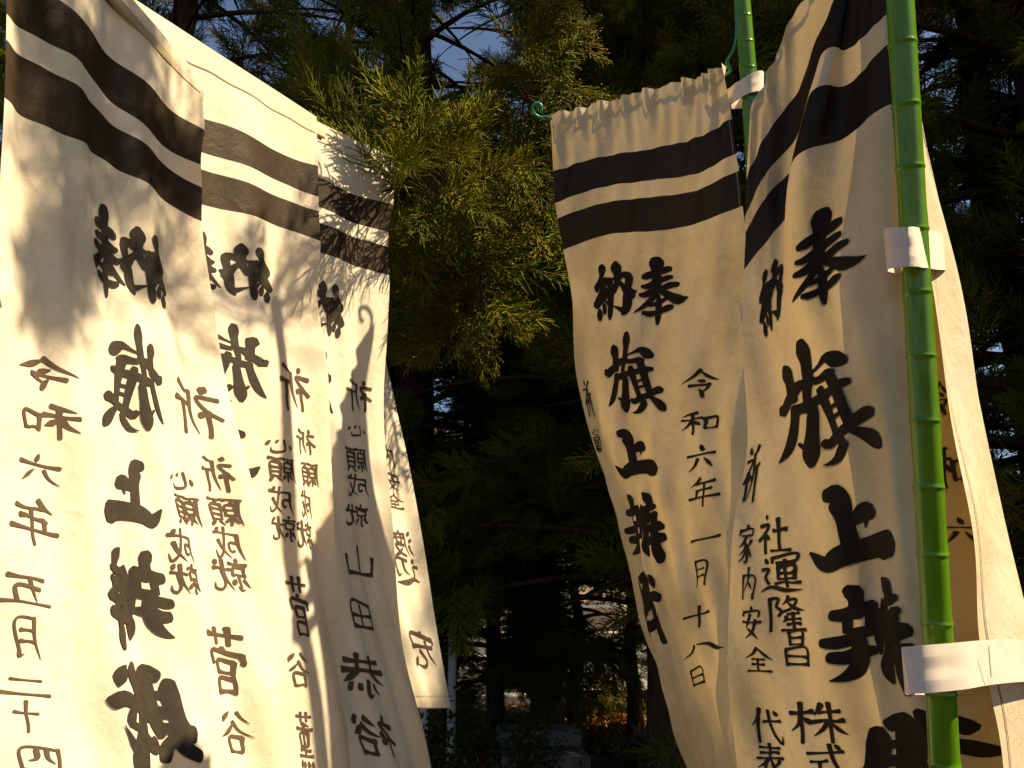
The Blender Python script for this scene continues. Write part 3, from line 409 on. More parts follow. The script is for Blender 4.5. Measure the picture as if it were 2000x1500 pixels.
  text=[('奉', 0.255, 0.503, 0.1683, 0.145), ('納', 0.0825, 0.4856, 0.0822, 0.1528), ('旗', 0.2137, 0.7169, 0.2544, 0.22), ('上', 0.255, 0.9308, 0.1964, 0.1443), ('辨', 0.2662, 1.1331, 0.2084, 0.209), ('戝', 0.3, 1.3586, 0.2731, 0.2048), ('祈s', 0.0225, 0.8036, 0.0404, 0.1144), ('社s', 0.0938, 0.925, 0.069, 0.0741), ('運s', 0.1087, 1.0002, 0.0779, 0.0733), ('隆s', 0.1125, 1.0753, 0.0663, 0.0704), ('昌s', 0.1237, 1.1389, 0.0493, 0.0665), ('家s', 0.0338, 0.9423, 0.0339, 0.077), ('内s', 0.045, 1.0175, 0.0293, 0.0657), ('安s', 0.0525, 1.0927, 0.0376, 0.0655), ('全s', 0.06, 1.162, 0.0503, 0.0485), ('株s', 0.1462, 1.2719, 0.084, 0.0744), ('式s', 0.15, 1.3413, 0.054, 0.0658), ('代s', 0.0638, 1.2834, 0.0529, 0.0656), ('表s', 0.0638, 1.347, 0.0471, 0.0647), ('令s', 0.4312, 0.7631, 0.0277, 0.0533), ('和s', 0.4312, 0.8672, 0.0303, 0.0706), ('六s', 0.435, 0.9655, 0.0282, 0.0471)]),
}


def stations(pts, w, step):
    """smooth centre line with widths and rounded ends -> positions, half-widths, side vectors (2-D)"""
    pts = np.array(pts, float); w = np.array(w, float)
    seg = np.linalg.norm(np.diff(pts, axis=0), axis=1); s = np.r_[0, np.cumsum(seg)]
    n = max(5, int(s[-1]/step)); t = np.linspace(0, s[-1], n)
    p = _hermite(s, pts, t) if len(pts) > 2 else pts[0]+(pts[1]-pts[0])*(t/s[-1])[:, None]
    ww = np.clip(_hermite(s, w, t), w.min()*.7, w.max()*1.06) if len(w) > 2 else np.interp(t, s, w); k = np.array([.25, .5, .25])
    if n > 8: ww[1:-1] = np.convolve(ww, k, 'valid')
    d = np.gradient(p, axis=0); d /= np.linalg.norm(d, axis=1, keepdims=True)+1e-9
    a = np.array([1., .8, .45])                      # rounded ends
    r0, r1 = ww[0]*.5, ww[-1]*.5
    c = np.array([1.0, .82, .45])*.55
    P = np.concatenate([p[0]-d[0]*r0*c[:, None], p, p[-1]+d[-1]*r1*c[::-1][:, None]])
    W = np.concatenate([r0*np.array([.18, .62, .9]), ww*.5, r1*np.array([.9, .62, .18])])
    D = np.concatenate([np.repeat(d[:1], 3, 0), d, np.repeat(d[-1:], 3, 0)])
    N = np.stack([-D[:, 1], D[:, 0]], 1)
    return P, W, N

def glyph_strokes(ch):
    """strokes on a unit board (x right, y down, both 0..1)"""
    if ch.endswith('s'):
        out = []
        for q in SMALL[ch[0]].split(';'):
            a = [float(z) for z in q[1:].split()]; p = np.array(a).reshape(-1, 2)/100
            pen = PEN[q[0]]; k = np.linspace(0, 1, len(pen))
            tt = np.linspace(0, 1, len(p)*3-2); pi = np.interp(tt, np.linspace(0, 1, len(p)), p[:, 0]), np.interp(tt, np.linspace(0, 1, len(p)), p[:, 1])
            w = .100*np.interp(np.linspace(0, 1, len(p)), k, pen)
            if len(p) == 2: p = np.array([p[0], p[0]*.6+p[1]*.4, p[0]*.25+p[1]*.75, p[1]]); w = .100*np.interp([0, .4, .75, 1], k, pen)
            out.append((p, w))
        return out
    b = BIG[ch]; sh, fl = b[4], b[5]; st = []
    for q in b[6]:
        a = np.array([float(z) for z in q.split()]).reshape(-1, 3)
        x, y = a[:, 0].copy(), a[:, 1]+sh*a[:, 0]
        if fl: x = -x
        st.append((np.stack([x, y], 1), a[:, 2]*(.93 if sh else 1)))
    lo = np.min([(p-w[:, None]*.45).min(0) for p, w in st], axis=0); hi = np.max([(p+w[:, None]*.45).max(0) for p, w in st], axis=0)
    sz = hi-lo
    return [((p-lo)/sz, w*1.04, sz) for p, w in st]

def write(sheet, ch, u, v, w, h, mb, jitter=0.0):
    small = ch.endswith('s'); nacross = 2 if small else 5
    asp = math.sqrt(w*h); umax = sheet.us[-1]
    wig = np.random.default_rng(int(u*1e4+v*1e3))
    for i, (p, ww, *sz) in enumerate(glyph_strokes(ch)):
        q = (p-.5)*(np.array([w, h]) if small else sz[0])
        if small: q = q + wig.normal(0, .012, q.shape)*min(w, h)
        if small: ww = np.maximum(ww*asp*wig.uniform(.85, 1.2), .0012)
        P, W, N = stations(q, ww, .004 if small else .006*sz[0][1]/h)
        k = len(P); a = np.linspace(-1, 1, nacross+1)
        UV = P[:, None, :] + N[:, None, :]*(W[:, None, None]*a[None, :, None])
        if not small: UV = UV*(np.array([w, h])/sz[0])        # strokes keep their drawn proportions
        uu = np.clip(u+UV[..., 0].ravel(), sheet.us[0]-.0, umax); vv = v+UV[..., 1].ravel()
        m = nacross+1; I, J = np.meshgrid(np.arange(k-1), np.arange(nacross), indexing='ij'); b = (I*m+J).ravel()
        F = np.stack([b, b+1, b+m+1, b+m], 1)
        keep = ~((uu[F].max(1)-uu[F].min(1)) < 1e-7)
        F = F[keep]
        if not len(F): continue
        for sgn in (1, -1):
            off = sgn*((.0012 if small else .0016) + .00003*i)
            mb.add(sheet.at(uu, vv, np.full(len(uu), off)), F)

def ribbon(sheet, us, vs, width, off):
    """thin stitched line following the cloth"""
    us = np.asarray(us); vs = np.asarray(vs); mb = MB(); k = len(us)
    du, dv = np.gradient(us), np.gradient(vs); l = np.hypot(du, dv); nu, nv = -dv/l, du/l
    for s in (1, -1):
        a = sheet.at(us+nu*width/2, vs+nv*width/2, np.full(k, s*off)); b = sheet.at(us-nu*width/2, vs-nv*width/2, np.full(k, s*off))
        i = np.arange(k-1); mb.add(np.concatenate([a, b]), np.stack([i, i+1, k+i+1, k+i], 1))
    return mb

def make_flag(key, name, label, m_cloth, bottom_hem=False, group=None):
    d = FLAGS[key]; sh = Sheet(d['us'], d['vs'], d['P'], d['rip'])
    vmax = sh.vs[-1]; u0, u1 = sh.us[0], sh.us[-1]
    base = sh.at([u1*.5], [0.])[0]
    root = empty(name, tuple(base), label, 'banner', group)
    cuts = [0, .13, .22, .26, .345, vmax]; vs = [0.0]; mi = []
    for j in range(5):
        n = max(2, int((cuts[j+1]-cuts[j])/.0065)); vs += list(np.linspace(cuts[j], cuts[j+1], n+1)[1:]); mi += [1 if j in (1, 3) else 0]*n
    vs = np.array(vs); us = np.linspace(u0, u1, int((u1-u0)/.0046)+1)
    U, V = np.meshgrid(us, vs); nu, nv = len(us), len(vs)
    # frayed, slightly wavy side edges
    P = sh.surf(U.ravel(), V.ravel())
    I, J = np.meshgrid(np.arange(nv-1), np.arange(nu-1), indexing='ij'); a = (I*nu+J).ravel()
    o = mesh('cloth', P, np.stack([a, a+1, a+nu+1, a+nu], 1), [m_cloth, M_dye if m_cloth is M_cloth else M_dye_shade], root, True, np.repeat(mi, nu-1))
    for ch, u, v, w, h in d['text']:
        mb = MB(); write(sh, ch, u, v, w, h, mb)
        if mb.n: mb.build('brushed_character' if ch.endswith('s') else 'printed_character', (M_brush if m_cloth is M_cloth else M_brush_shade) if ch.endswith('s') else (M_ink if m_cloth is M_cloth else M_ink_shade), root)
    k = 90; uu = np.linspace(u0+.004, u1-.004, k)
    if m_cloth is M_cloth: ribbon(sh, uu, np.full(k, .043)+.0015*np.sin(uu*60), .0022, .0009).build('hem_stitching', M_thread, root)
    if bottom_hem:
        ribbon(sh, uu, np.full(k, vmax-.03), .0016, .0009).build('hem_stitching', M_pale, root)
        ribbon(sh, uu, np.full(k, vmax-.012), .020, .0011).build('bottom_hem', m_cloth, root)
    return root, sh

def strap(path, width, up, parent, thick=.0012, name='strap'):
    p = crv(path, 70); k = len(p); up = np.array(Vector(up).normalized())
    t = np.gradient(p, axis=0); t /= np.linalg.norm(t, axis=1, keepdims=True)
    side = up - (t@up)[:, None]*t; side /= np.linalg.norm(side, axis=1, keepdims=True)
    n = np.cross(t, side)
    V = np.concatenate([p+side*width/2*a+n*thick/2*b for a, b in ((1, 1), (.33, 1), (-.33, 1), (-1, 1), (-1, -1), (-.33, -1), (.33, -1), (1, -1))]); i = np.arange(k-1); F = []
    for q in range(8): a, b = q*k, ((q+1) % 8)*k; F.append(np.stack([a+i, a+i+1, b+i+1, b+i], 1))
    for e in (0, k-1): F.append(np.array([[0*k+e, 1*k+e, 6*k+e, 7*k+e], [k+e, 2*k+e, 5*k+e, 6*k+e], [2*k+e, 3*k+e, 4*k+e, 5*k+e]]))
    F = np.concatenate(F)
    o = mesh(name, V, F, M_strap, parent, True)
    s = np.r_[0, np.cumsum(np.linalg.norm(np.diff(p, axis=0), axis=1))]/width
    ac = [0, .33, .67, 1, 1, .67, .33, 0]
    uvl = o.data.uv_layers.new(name='UVMap'); li = np.empty(len(o.data.loops), dtype=np.int32); o.data.loops.foreach_get('vertex_index', li)
    uv = np.stack([s[li % k], np.array(ac)[li//k]], 1); uvl.data.foreach_set('uv', uv.ravel().astype(np.float32))
    es = o.modifiers.new('edge', 'EDGE_SPLIT'); es.split_angle = R(50)
    return o

def make_pole(name, path, r0, r1, spacing, label, phase=.03, cap_to=None, group=None):
    p = np.asarray(path, float); p = crv(p, 40); s = np.r_[0, np.cumsum(np.linalg.norm(np.diff(p, axis=0), axis=1))]; T = s[-1]
    root = empty(name, tuple(p[-1]), label, 'pole', group)
    nodes = np.arange(phase, T, spacing)
    ss = list(np.linspace(0, T, 60))
    for q in nodes: ss += [q+e for e in (-.010, -.0055, -.003, -.0012, 0, .0012, .003, .0055, .010)]
    ss = np.array(sorted(x for x in ss if 0 <= x <= T)); pts = _hermite(s, p, ss); rad = np.interp(ss, [0, T], [r0, r1])
    for q in nodes:
        d = ss-q; rad = rad + .0008*np.exp(-(d/.0018)**2) - .0004*np.exp(-((d-.0045)/.0022)**2) + .0007*np.exp(-(np.abs(d)/.014))
    mb = MB(); mb.tube(pts, rad, 32); mb.build('culm', M_green, root)
    if cap_to:
        q = np.linspace(0, cap_to, 10); r = np.interp(q, [0, .01, cap_to-.004, cap_to], [.4, 1, 1, .9])*(r0+.003)
        mb = MB(); mb.tube(_hermite(s, p, q-.012), r, 28); mb.build('cap', M_green, root)
    return root

# left row, seen from behind with the sun on the side we see
fA, sA = make_flag('A', 'nobori_banner', 'nearest left white banner with soft branch shadows, at the left frame edge', M_cloth, group='white shrine banners in two rows')
fB, sB = make_flag('B', 'nobori_banner', 'second banner of the left row, crossed by a sharp pole shadow', M_cloth, group='white shrine banners in two rows')
fC, sC = make_flag('C', 'nobori_banner', 'third banner of the left row, with a cedar sprig over its top corner', M_cloth, group='white shrine banners in two rows')
fD, sD = make_flag('D', 'nobori_banner', 'rearmost left banner whose stitched bottom hem shows beside the third one', M_cloth, True, group='white shrine banners in two rows')
fF, sF = make_flag('F', 'nobori_banner', 'gathered white banner right of the dark gap, hung from a teal curled wire', M_cloth_shade, group='white shrine banners in two rows')
fE, sE = make_flag('E', 'nobori_banner', 'large right-hand white banner folded round behind the green pole', M_cloth_shade, group='white shrine banners in two rows')

# top bars of the left row, poking out past the free corner
def top_bar(sh, root, out):
    a = sh.at([sh.us[-1]], [.026])[0]; b = sh.at([0.0], [.026])[0]; d = b-a; d /= np.linalg.norm(d)
    e = b + d*out; z = np.array([0, 0, 1.]); y = np.cross(z, d); y /= np.linalg.norm(y); z = np.cross(d, y)
    M = Matrix((d, y, z)).transposed(); c = (a+e)/2; ln = np.linalg.norm(e-a)
    mb = MB(); mb.box(c + y*.016, (ln, .009, .020), M=M); mb.box(c + y*.0275, (ln-.006, .006, .024), M=M)
    o = mb.build('top_bar', M_wood, root, smooth=False)
    bv = o.modifiers.new('bevel', 'BEVEL'); bv.width = .0012; bv.segments = 2
top_bar(sA, fA, .030); top_bar(sB, fB, .045); top_bar(sC, fC, .030); top_bar(sD, fD, .03)

# poles of the left row stand at the far side of each sheet
for sh, lb, gap in ((sB, 'green pole behind the second left banner, holding its bar', .035), (sC, 'green pole behind the third left banner, holding its bar', .035), (sD, 'green pole behind the rearmost left banner, holding its bar', .035)):
    a = sh.at([sh.us[-1]], [.0])[0]; b = sh.at([0.], [0.])[0]; d = (a-b)/np.linalg.norm(a-b); t = a+d*gap
    make_pole('banner_pole', [t+[0, 0, -.015], t+[0, 0, -.8], (t[0], t[1], .0)], .014, .017, .088, lb, group='green banner poles')

strap([(-0.7494, 1.0241, 1.9281), (-0.7309, 1.0377, 1.9353), (-0.7204, 1.0513, 1.9426), (-0.7182, 1.0650, 1.9492)], .052, (0, .1, 1), fA)

# right row: poles, wire, straps
_n = sF._norm(sF.surf, np.array([.25]), np.array([.1]))[0]; WSIDE = 1.0 if _n[1] > 0 else -1.0     # the side away from the walk
pE = make_pole('banner_pole', [(0.4843, 0.8028, 2.4488), (0.4842, 0.8361, 2.2201), (0.4923, 0.8938, 1.9391), (0.4928, 0.9412, 1.6269), (0.4920, 0.9882, 1.3127), (0.4830, 1.0522, 0.8728)], .0157, .0163, .078,
     'thick glossy green bamboo-style pole in front of the large right-hand banner', phase=.055, group='green banner poles')
pF = make_pole('banner_pole', [(0.5641, 1.6086, 3.5719), (0.5771, 1.6823, 2.9488), (0.5853, 1.7074, 2.7782), (0.6021, 1.7791, 2.4331), (0.6231, 1.9025, 1.8181), (0.6404, 2.0505, 1.1113), (0.6504, 2.1752, 0.4913)], .0205, .019, .068,
     'green pole standing beyond the right-hand banner, with the teal wire on top', phase=.065, cap_to=.05, group='green banner poles')
top = sF.at(np.linspace(.485, .012, 40), np.full(40, .014), np.full(40, WSIDE*.014))
wire = np.concatenate([crv([(0.5702, 1.6757, 2.9158), (0.5626, 1.6803, 2.8985), (0.5614, 1.6961, 2.8588), (0.5566, 1.7146, 2.8284), (0.5439, 1.7395, 2.8128)], 12), top,
     crv([(0.1060, 2.1318, 2.9134), (0.0904, 2.1322, 2.9119), (0.0731, 2.1262, 2.9150), (0.0620, 2.1134, 2.9242), (0.0648, 2.1007, 2.9331), (0.0802, 2.0991, 2.9391), (0.0895, 2.1019, 2.9287), (0.0881, 2.1110, 2.9137)], 18)])
mb = MB(); mb.tube(wire, .0042, 10); mb.build('top_wire', M_teal, pF)
mb = MB(); mb.tube(crv([(0.5805, 1.7056, 2.6880), (0.5890, 1.7019, 2.6826), (0.5903, 1.7052, 2.6705), (0.5855, 1.7134, 2.6589)], 10), .0050, 8); mb.build('wire_clip', M_teal, pF)
topE = sE.at(np.linspace(.02, .47, 40), np.full(40, .016), np.full(40, WSIDE*.014))
mb = MB(); mb.tube(np.concatenate([topE, crv([topE[-1], (0.5280, 0.8650, 2.4213), (0.4888, 0.8179, 2.4079)], 6)[1:]]), .0042, 8); mb.build('top_wire', M_teal, pE)

strap([(0.5228, 1.8162, 2.7391), (0.5546, 1.7848, 2.7402), (0.5613, 1.7285, 2.7186), (0.5775, 1.6895, 2.7097), (0.6066, 1.6915, 2.7213), (0.6264, 1.7235, 2.7371), (0.6262, 1.7684, 2.7437), (0.6024, 1.7989, 2.7455), (0.5613, 1.7956, 2.7386)], .050, (.1, 0, 1), fF)
strap([(0.6210, 1.0658, 1.9774), (0.5812, 0.9913, 1.9500), (0.5251, 0.9168, 1.9189), (0.4910, 0.8802, 1.9049), (0.4667, 0.8633, 1.8984), (0.4549, 0.8756, 1.9027), (0.4632, 0.9094, 1.9156), (0.4842, 0.9466, 1.9275), (0.5192, 0.9761, 1.9372), (0.5589, 1.0048, 1.9500), (0.6069, 1.0491, 1.9699)], .050, (.06, .02, 1), fE)
strap([(0.7911, 1.1736, 1.4049), (0.6884, 1.0879, 1.4194), (0.6128, 1.0220, 1.4260), (0.5469, 0.9719, 1.4274), (0.4864, 0.9308, 1.4262), (0.4504, 0.9273, 1.4238), (0.4375, 0.9361, 1.4220), (0.4478, 0.9598, 1.4184), (0.4823, 1.0068, 1.4133), (0.5430, 1.0537, 1.4080), (0.6204, 1.0997, 1.4065)], .049, (.06, .02, 1), fE)
mb = MB(); mb.tube(crv([(0.5433, 0.9544, 1.4464), (0.5444, 0.9586, 1.4306), (0.5462, 0.9635, 1.4126)], 12), .0005, 5); mb.build('strap_stitching', M_thread, fE)
# sewn patches at the ends of hidden straps
def patch(sh, root, u, v, w, h, off):
    U_, V_ = np.meshgrid(np.linspace(u-w/2, u+w/2, 8), np.linspace(v-h/2, v+h/2, 8)); o = sh.at(U_.ravel(), V_.ravel(), np.full(64, off))
    I, J = np.meshgrid(np.arange(7), np.arange(7), indexing='ij'); a = (I*8+J).ravel()
    ob = mesh('strap_patch', o, np.stack([a, a+1, a+9, a+8], 1), M_strap, root)
    ob.data.uv_layers.new(name='UVMap')
for s in (1, -1):
    patch(sF, fF, .482, .60, .03, .045, .0022*s)
k = 50
for a, b in ((.13, .22), (.26, .345)):
    ribbon(sF, np.full(k, .494), np.linspace(a, b, k), .0008, .0015).build('edge_stitching', M_pale, fF)
ribbon(sE, np.full(90, .588), np.linspace(.4, 1.8, 90), .0012, .0012).build('edge_stitching', M_thread, fE)

# ------------------------------------------------------------------ cedar sprays
def make_spray(seed, cones, length=.26):
    rs = np.random.default_rng(seed); nb = MB(); cb = MB(); tb = MB()
    def shoot(p0, d, ln, r, bend, segs=4):
        t = np.linspace(0, 1, segs)[:, None]; p = p0 + d*ln*t + bend*ln*t*t
        nb.tube(p, np.interp(t[:, 0], [0, .75, 1], [r*1.25, r*1.2, r*.5]), 3, cap=False); return p
    t = np.linspace(0, 1, 8)[:, None]; up = np.array([0, 0, 1.])
    stem = np.array([0, 0, 0.]) + up*length*t + np.array([.05, 0, 0])*np.sin(t*2) + np.array(rs.normal(0, .01, 3))*t*t
    tb.tube(stem, np.linspace(.003, .0014, 8), 5)
    n = 17
    for i in range(n):
        f = .08+.92*i/(n-1); q = np.array([np.interp(f, t[:, 0], stem[:, c]) for c in range(3)])
        az = i*2.4+rs.uniform(-.4, .4); out = np.array([math.cos(az), math.sin(az), 0]); ln = (.115-.055*f)*rs.uniform(.8, 1.25)
        d = out*math.sin(1.0-.35*f)+up*math.cos(1.0-.35*f); bend = up*.35-out*.18+rs.normal(0, .06, 3)
        p = shoot(q, d, ln, .0021, bend, 5)
        m = 7
        for j in range(m):
            g = .12+.85*j/m; b = np.array([np.interp(g, np.linspace(0, 1, 5), p[:, c]) for c in range(3)])
            a2 = j*2.2+rs.uniform(-.6, .6); side = np.cross(d, up); side /= np.linalg.norm(side)+1e-6; s2 = np.cross(side, d)
            o2 = side*math.cos(a2)+s2*math.sin(a2); dd = d*.72+o2*.62; dd /= np.linalg.norm(dd)
            e = shoot(b, dd, ln*rs.uniform(.45, .80)*(1.1-.4*g), .0018, -o2*.28+d*.2+rs.normal(0, .05, 3), 4)
            if cones and rs.random() < cones:
                c = e[-1]; r = rs.uniform(.0028, .0048); v = np.array([(1,0,0),(-1,0,0),(0,1,0),(0,-1,0),(0,0,1.4),(0,0,-1.4)])*r+c
                cb.add(v, [(0,2,4),(2,1,4),(1,3,4),(3,0,4),(2,0,5),(1,2,5),(3,1,5),(0,3,5)])
    me = bpy.data.meshes.new('needle_spray'); V = []; F = []; mi = []; off = 0
    for k, b in enumerate((nb, tb, cb)):
        if not b.n: continue
        v = np.concatenate(b.v); f = np.concatenate(b.f)+off; off += len(v); V.append(v)
        tri = f[:, 2] == f[:, 3]; F += f[~tri].tolist()+f[tri][:, :3].tolist(); mi += [k]*len(f)
    me.from_pydata(np.concatenate(V).tolist(), [], F)
    for m in (M_needle, M_twig, M_cone): me.materials.append(m)
    me.polygons.foreach_set('material_index', np.array(mi, dtype=np.int32)); me.polygons.foreach_set('use_smooth', np.ones(len(mi), bool)); me.update()
    return me
SPRAYS = [make_spray(1, .0), make_spray(2, .2), make_spray(3, .5), make_spray(4, .02, .32)]

def aim(d, roll):
    q = Vector(d).to_track_quat('Z', 'Y'); return (q @ Quaternion((0, 0, 1), roll)).to_euler()

# sun-lit openings in the wood: nothing grows in these shafts
Ln = np.array(L)
SHAFTS = [((-.65, 1.7, 2.0), 1.15), ((-.45, 2.2, 2.3), 1.0), ((.3, 2.1, 2.5), .9), ((.7, 1.2, 2.0), .9), ((-.3, 2.7, 2.9), .45), ((-.05, 3.0, 2.6), .5), ((.05, 3.2, 3.2), .45), ((1.2416, 9.9348, -0.0310), .75)]
def lit(p, extra=0.0):
    p = np.asarray(p); bad = np.zeros(len(p), bool)
    for c, r in SHAFTS:
        d = p-np.array(c); t = d@Ln; dist = np.linalg.norm(d-t[:, None]*Ln, axis=1)
        bad |= (dist < r*(1+extra)) & (t > .3)
    return bad
# small openings through which the sky shows from the camera's standing place
GAPS = [((-0.2057, 6.7627, 7.1710), .42), ((-3.1362, 6.8092, 6.9972), .36), ((-2.8278, 6.7627, 7.1710), .2), ((-2.4165, 6.8758, 6.7489), .16), ((-1.8509, 6.7693, 7.1462), .22), ((-0.7455, 6.8558, 6.8234), .3), ((-1.0283, 6.9822, 6.3516), .16), ((4.2159, 6.9157, 6.5999), .30), ((0.0000, 6.9822, 6.3516), .2), ((4.7815, 7.6875, 3.7195), .2), ((4.4216, 7.2883, 5.2094), .12), ((-0.6170, 7.8472, 3.1236), .24), ((-0.3599, 6.9024, 6.6496), .14), ((-1.4653, 6.8225, 6.9476), .2), ((0.4627, 7.6476, 3.8685), .18), ((0.8226, 7.7407, 3.5209), .2), ((0.7712, 8.2996, 1.4351), .3), ((-0.0771, 8.3262, 1.3358), .2), ((-0.7712, 7.7141, 3.6202), .28), ((-0.2571, 8.3928, 1.0875), .2), ((-0.5141, 8.3661, 1.1868), .16), ((-1.0797, 7.8605, 3.0739), .2), ((0.4627, 8.1665, 1.9317), .14), ((-0.7198, 8.4992, 0.6902), .2), ((2.2622, 7.3947, 4.8121), .2), ((0.8483, 8.2796, 1.5096), .34), ((-0.7969, 8.6057, 0.2929), .26), ((0.2057, 8.1931, 1.8324), .12)] + [((0.0000, 7.7274, 3.5706), 0.0)]
_g = np.random.default_rng(77)
for _i in range(44):
    _a, _e = _g.uniform(-.62, .62), _g.uniform(.02, .66); GAPS.append(((8*math.sin(_a), 8*math.cos(_a), 1.5+8*math.tan(_e)), _g.uniform(.15, .27)))
def gap(p):
    p = np.asarray(p); o = np.array([0, 0, 1.5]); bad = np.zeros(len(p), bool)
    for c, r in GAPS:
        r = r+.03 if r else 0; a = np.array(c)-o; ln = np.linalg.norm(a); a /= ln; d = p-o; t = d@a; dist = np.linalg.norm(d-t[:, None]*a, axis=1)
        bad |= (t > 0) & (dist < r*t/ln)
    return bad

def crown_nodes():
    g = bpy.data.node_groups.new('crown_sprays', 'GeometryNodeTree')
    g.interface.new_socket('Geometry', in_out='INPUT', socket_type='NodeSocketGeometry'); g.interface.new_socket('Geometry', in_out='OUTPUT', socket_type='NodeSocketGeometry')
    N = g.nodes; i = N.new('NodeGroupInput'); o = N.new('NodeGroupOutput'); ins = N.new('GeometryNodeInstanceOnPoints'); j = N.new('GeometryNodeJoinGeometry')
    for s in reversed(SPRAY_OBJ):
        oi = N.new('GeometryNodeObjectInfo'); oi.inputs['Object'].default_value = s; oi.inputs['As Instance'].default_value = True; g.links.new(oi.outputs['Geometry'], j.inputs[0])
    def attr(nm, t):
        a = N.new('GeometryNodeInputNamedAttribute'); a.data_type = t; a.inputs['Name'].default_value = nm; return a.outputs[0]
    g.links.new(i.outputs[0], ins.inputs['Points']); g.links.new(j.outputs[0], ins.inputs['Instance'])
    ins.inputs['Pick Instance'].default_value = True
    g.links.new(attr('pick', 'INT'), ins.inputs['Instance Index'])
    e = N.new('FunctionNodeEulerToRotation'); g.links.new(attr('turn', 'FLOAT_VECTOR'), e.inputs[0]); g.links.new(e.outputs[0], ins.inputs['Rotation'])
    g.links.new(attr('size', 'FLOAT'), ins.inputs['Scale']); g.links.new(ins.outputs[0], o.inputs[0])
    return g

def branch_path(base, az, ln, rise, rs):
    t = np.linspace(0, 1, 7)[:, None]; d = np.array([math.cos(az), math.sin(az), 0])
    return np.array(base) + d*ln*t + np.array([0, 0, 1])*(rise*ln*t - .30*ln*t*t) + rs.normal(0, .035*ln, 3)*t*t

def make_tree(x, y, h, r, label, seed, zmin=1.6, zmax=None, nbr=70, reach=2.6, per=26, group='cedar trees round the banners', keep=None, m=None, lean=(0, 0), root=None):
    rs = np.random.default_rng(seed); root = root or empty('cedar_tree', (x, y, 0), label, 'tree', group)
    hh = np.linspace(0, h, 26); wob = np.cumsum(rs.normal(0, .02, (26, 2)), axis=0)
    path = np.stack([x+lean[0]*hh+wob[:, 0], y+lean[1]*hh+wob[:, 1], hh-.1], 1)
    rad = r*(1-.85*hh/h)*(1+.55*np.exp(-hh/.35)); rad *= 1+.04*rs.normal(size=26)
    mb = MB(); mb.tube(path, rad, 20); mb.build('trunk', m or M_bark, root)
    limbs = MB(); pts = []; dirs = []; zmax = zmax or h*.97
    for i in range(nbr):
        z = zmin+(zmax-zmin)*((i+rs.random())/nbr); az = i*2.399+rs.uniform(-.4, .4)
        ln = reach*(1-.72*(z-zmin)/(h-zmin))*rs.uniform(.7, 1.15); b = [np.interp(z, hh, path[:, c]) for c in range(2)]+[z]
        p = branch_path(b, az, ln, rs.uniform(.0, .35), rs)
        ok = ~(lit(p)); 
        if keep is not None: ok &= keep(p)
        cut = 7 if ok.all() else max(0, int(np.argmin(ok)))
        if cut >= 2: limbs.tube(p[:cut], np.linspace(.014+.010*ln, .004, cut), 5)
        q = crv(p, 40)
        for j in range(per):
            f = rs.uniform(.12, 1.0); k = int(f*39); c = q[k]; dr = q[min(k+1, 39)]-q[max(k-1, 0)]; dr /= np.linalg.norm(dr)
            off = rs.normal(0, .11+.05*(1-f), 3)*np.array([1, 1, .8]); d = dr*.9+rs.normal(0, .55, 3)+np.array([0, 0, .15]); pts.append(c+off); dirs.append(d)
    pts = np.array(pts); dirs = np.array(dirs); ok = ~(lit(pts)|gap(pts))
    if keep is not None: ok &= keep(pts)
    pts, dirs = pts[ok], dirs[ok]
    if limbs.n: limbs.build('limbs', m or M_bark, root)
    me = bpy.data.meshes.new('crown'); me.vertices.add(len(pts)); me.vertices.foreach_set('co', (pts-np.array([x, y, 0])).astype(np.float32).ravel())
    rot = np.array([tuple(aim(d, rs.uniform(0, 6.28))) for d in dirs], dtype=np.float32)
    me.attributes.new('turn', 'FLOAT_VECTOR', 'POINT').data.foreach_set('vector', rot.ravel())
    me.attributes.new('size', 'FLOAT', 'POINT').data.foreach_set('value', rs.uniform(.8, 1.5, len(pts)).astype(np.float32))
    me.attributes.new('pick', 'INT', 'POINT').data.foreach_set('value', rs.integers(0, 4, len(pts)).astype(np.int32))
    o = bpy.data.objects.new('crown', me); scene.collection.objects.link(o); o.parent = root; tag(o, kind='stuff')
    md = o.modifiers.new('sprays', 'NODES'); md.node_group = CROWN
    return root

SPRAY_OBJ = []
def bough(tree, path, spots, label=None, rad=.012, seed=0):
    """one near branch with its own sprays: spots = (centre, spread, count, kind, growth direction)"""
    rs = np.random.default_rng(seed); loc = np.array(tree.location)
    mb = MB(); p = crv(path, 22); mb.tube(p, np.linspace(rad, .003, 22), 6)
    side = []
    for c, spread, n, kind, gd in spots:
        c = np.array(c); j = np.argmin(np.linalg.norm(p-c, axis=1)); 
        for i in range(n):
            q = c + rs.normal(0, 1, 3)*spread; b = p[max(0, j-rs.integers(0, 3))]
            side.append((q, b, kind, gd))
    for q, b, kind, gd in side:
        mid = (q+b)/2+rs.normal(0, .01, 3); mb.tube(crv([b, mid, q], 5), np.linspace(.0035, .002, 5), 4, cap=False)
    o = mb.build('bough', M_twig, tree)
    for q, b, kind, gd in side:
        d = np.array(gd)+rs.normal(0, .42, 3)
        e = bpy.data.objects.new('needle_spray', SPRAYS[kind if rs.random() < .7 else rs.integers(0, 4)]); scene.collection.objects.link(e)
        e.parent = o; e.location = tuple(q-loc); e.rotation_euler = aim(d, rs.uniform(0, 6.28)); s = rs.uniform(.62, 1.0); e.scale = (s,)*3
        if len(SPRAY_OBJ) < 4 and all(e.data != t.data for t in SPRAY_OBJ): SPRAY_OBJ.append(e)
    return o
